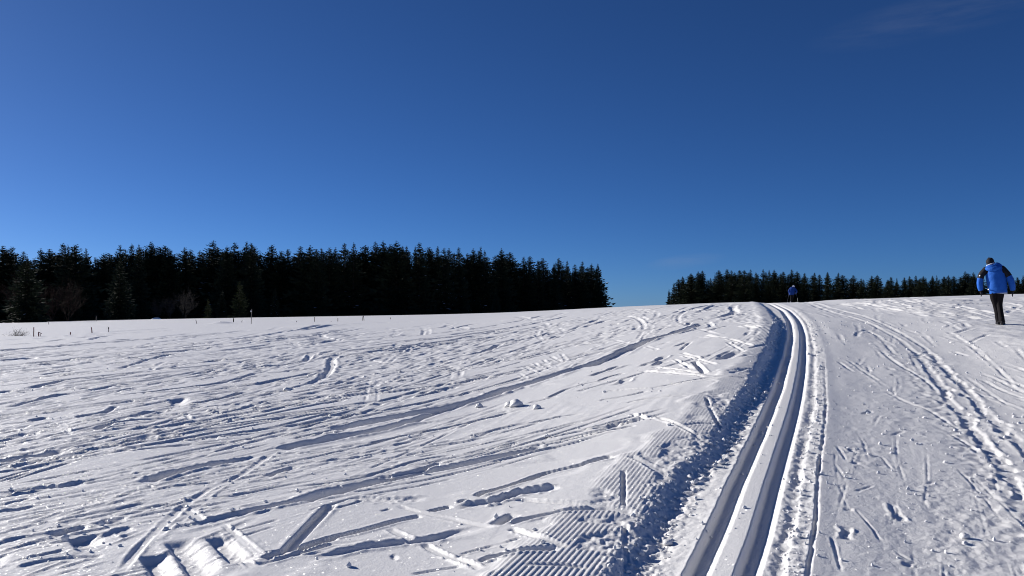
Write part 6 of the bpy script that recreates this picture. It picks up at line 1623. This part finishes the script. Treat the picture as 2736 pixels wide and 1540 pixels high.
    for sg in (-1, 1):
        a = arms[sg]; w = a[-1][0]
        tip = (w[0] - sg * .02, w[1] + .02, w[2] - .17) if len(a) < 7 else a[6][0]
        glove(body, X(w), X(tip), glove_m, sg * mirror)
    if stripe:
        c = arms[-1][1][0]; d = np.array(arms[-1][2][0]) - np.array(c)
        c0 = np.array(c) + d * .10; c1 = np.array(c) + d * .34
        Vr, Fr = loft(S([(tuple(c0), .096, .102), (tuple(c1), .096, .102)]), 18, 0, 0, False, False)
        nseg = 18; keepf = [f for f in Fr if np.mean([Vr[i][0] for i in f]) * mirror < (c0[0] + c1[0]) / 2 - .03 ]
        mesh_obj('reflective_stripe', Vr, keepf, M['cloth_white'], body, True)
        Vb = [(-.318 + .03 * u + .01 * v, -.115 - .055 * u, 0.905 + .028 * v) for v in (0, 1) for u in (0, 1)]
        Vb += [(a_, b2 + .012, c_) for a_, b2, c_ in Vb]
        mesh_obj('badge', [X(v) for v in Vb], [(0, 1, 3, 2), (4, 6, 7, 5), (0, 4, 5, 1), (2, 3, 7, 6), (0, 2, 6, 4), (1, 5, 7, 3)], M['cloth_white'], body)
    return body

M['jacket_blue'] = material('blue_jacket_cloth', (0.014, 0.105, 0.46), 0.7, 0.15, noise=(7, (0.024, 0.14, 0.56), .35, .7), bump=(18, .35, .02))
M['jacket_royal'] = material('royal_blue_jacket_cloth', (0.006, 0.035, 0.20), 0.7, 0.15, noise=(7, (0.010, 0.05, 0.26), .35, .7), bump=(18, .35, .02))
M['cloth_black'] = material('black_cloth', (0.012, 0.012, 0.017), 0.75, 0.2, noise=(8, (0.02, 0.02, 0.026), .35, .7))
M['cloth_trouser'] = material('dark_trouser_cloth', (0.008, 0.007, 0.009), 0.8, 0.10, noise=(8, (0.012, 0.010, 0.012), .35, .7), bump=(14, .4, .02))
M['cloth_white'] = material('white_reflective_cloth', (0.75, 0.76, 0.8), 0.5)
M['cloth_pale'] = material('pale_grey_cloth', (0.48, 0.52, 0.62), 0.7, noise=(12, (0.56, 0.60, 0.70), .35, .7))
M['skin'] = material('skin', (0.50, 0.28, 0.20), 0.6)
M['ski_white'] = material('ski_top', (0.55, 0.55, 0.58), 0.35, 0.5)
M['pole_grey'] = material('pole_shaft', (0.18, 0.18, 0.20), 0.4, 0.5)

ARMS_WALK = {-1: [((-.335, .03, 1.455), .088), ((-.47, .0, 1.30), .092), ((-.512, -.01, 1.12), .090), ((-.512, .01, .99), .082), ((-.492, .03, .905), .064)],
             1: [((.045, .03, 1.47), .088), ((.19, .0, 1.32), .092), ((.272, -.01, 1.17), .090), ((.318, .0, 1.01), .084), ((.328, .02, .895), .066)]}
ARMS_POLE = {-1: [((-.335, .03, 1.455), .088), ((-.44, -.02, 1.30), .090), ((-.50, -.04, 1.16), .086), ((-.47, .08, 1.05), .078), ((-.43, .18, 1.00), .062)],
             1: [((.045, .03, 1.47), .088), ((.15, .0, 1.30), .090), ((.20, -.03, 1.15), .086), ((.19, .10, 1.05), .078), ((.17, .20, 1.00), .062)]}
px, py = WALKER
person(px, py, -math.atan2(px, py), 'person in bright blue jacket and black beanie walking away uphill at the right edge', M['jacket_blue'], M['cloth_black'], M['cloth_pale'], M['cloth_black'], M['cloth_trouser'], M['cloth_black'], M['cloth_black'], M['skin'], ARMS_WALK, height=0.939, slim=.86)
sx, sy = SKIER
srz = -math.atan2(sx, sy)
sz = gz(sx, sy)
person(sx, sy, srz, 'tiny distant person in dark blue jacket skiing beyond the crest before the right wood', M['jacket_royal'], M['jacket_royal'], M['jacket_royal'], M['cloth_pale'], M['cloth_trouser'], M['cloth_black'], M['cloth_pale'], M['skin'], ARMS_POLE, mirror=-1, stripe=False, height=.94)
def from_skier(v):
    c, s = math.cos(srz), math.sin(srz)
    return np.array([sx + v[0] * c - v[1] * s, sy + v[0] * s + v[1] * c, sz + v[2]])
for sg, side_name in ((-1, 'left'), (1, 'right')):
    V, Fc = [], []
    c0 = .05 if sg > 0 else -.05
    prof = [(-.85, .0, .012), (-.6, .002, .022), (0, .012, .022), (.6, .002, .022), (.8, .03, .02), (.95, .12, .008)]
    for yy, zz, w in prof:
        for a, b in ((-w, 0), (w, 0), (w, .014), (-w, .014)): V.append(from_skier((c0 + a, yy + .03 + .1 * sg, zz + b + .004)))
    for i in range(len(prof) - 1):
        for j in range(4): Fc.append((i * 4 + j, i * 4 + (j + 1) % 4, (i + 1) * 4 + (j + 1) % 4, (i + 1) * 4 + j))
    Fc += [(3, 2, 1, 0), tuple(len(V) - 4 + j for j in range(4))]
    o = mesh_obj('ski', V, Fc, M['ski_white']); tag(o, f'pale cross-country ski under the {side_name} foot of the distant skier', 'ski', 'skis of the distant skier')
    hand = (-.17, .22, .96) if sg < 0 else (.43, .20, .96)
    top = from_skier((hand[0], hand[1] + .02, hand[2] + .16)); tip = from_skier((hand[0] + sg * .16, hand[1] - .75, 0.02))
    root = empty('ski_pole', tuple(tip))
    V, Fc = [], []; tube(V, Fc, top - tip, np.zeros(3), .009, .006, 6); mesh_obj('shaft', V, Fc, M['pole_grey'], root)
    u = (top - tip) / np.linalg.norm(top - tip)
    V, Fc = [], []; tube(V, Fc, u * .05, u * .075, .045, .02, 10); mesh_obj('basket', V, Fc, M['ski_white'], root)
    V, Fc = [], []; tube(V, Fc, (top - tip) - u * .14, (top - tip), .016, .018, 8); mesh_obj('grip', V, Fc, M['cloth_black'], root)
    tag(root, f'ski pole trailing from the {side_name} hand of the distant skier', 'ski pole', 'ski poles of the distant skier')
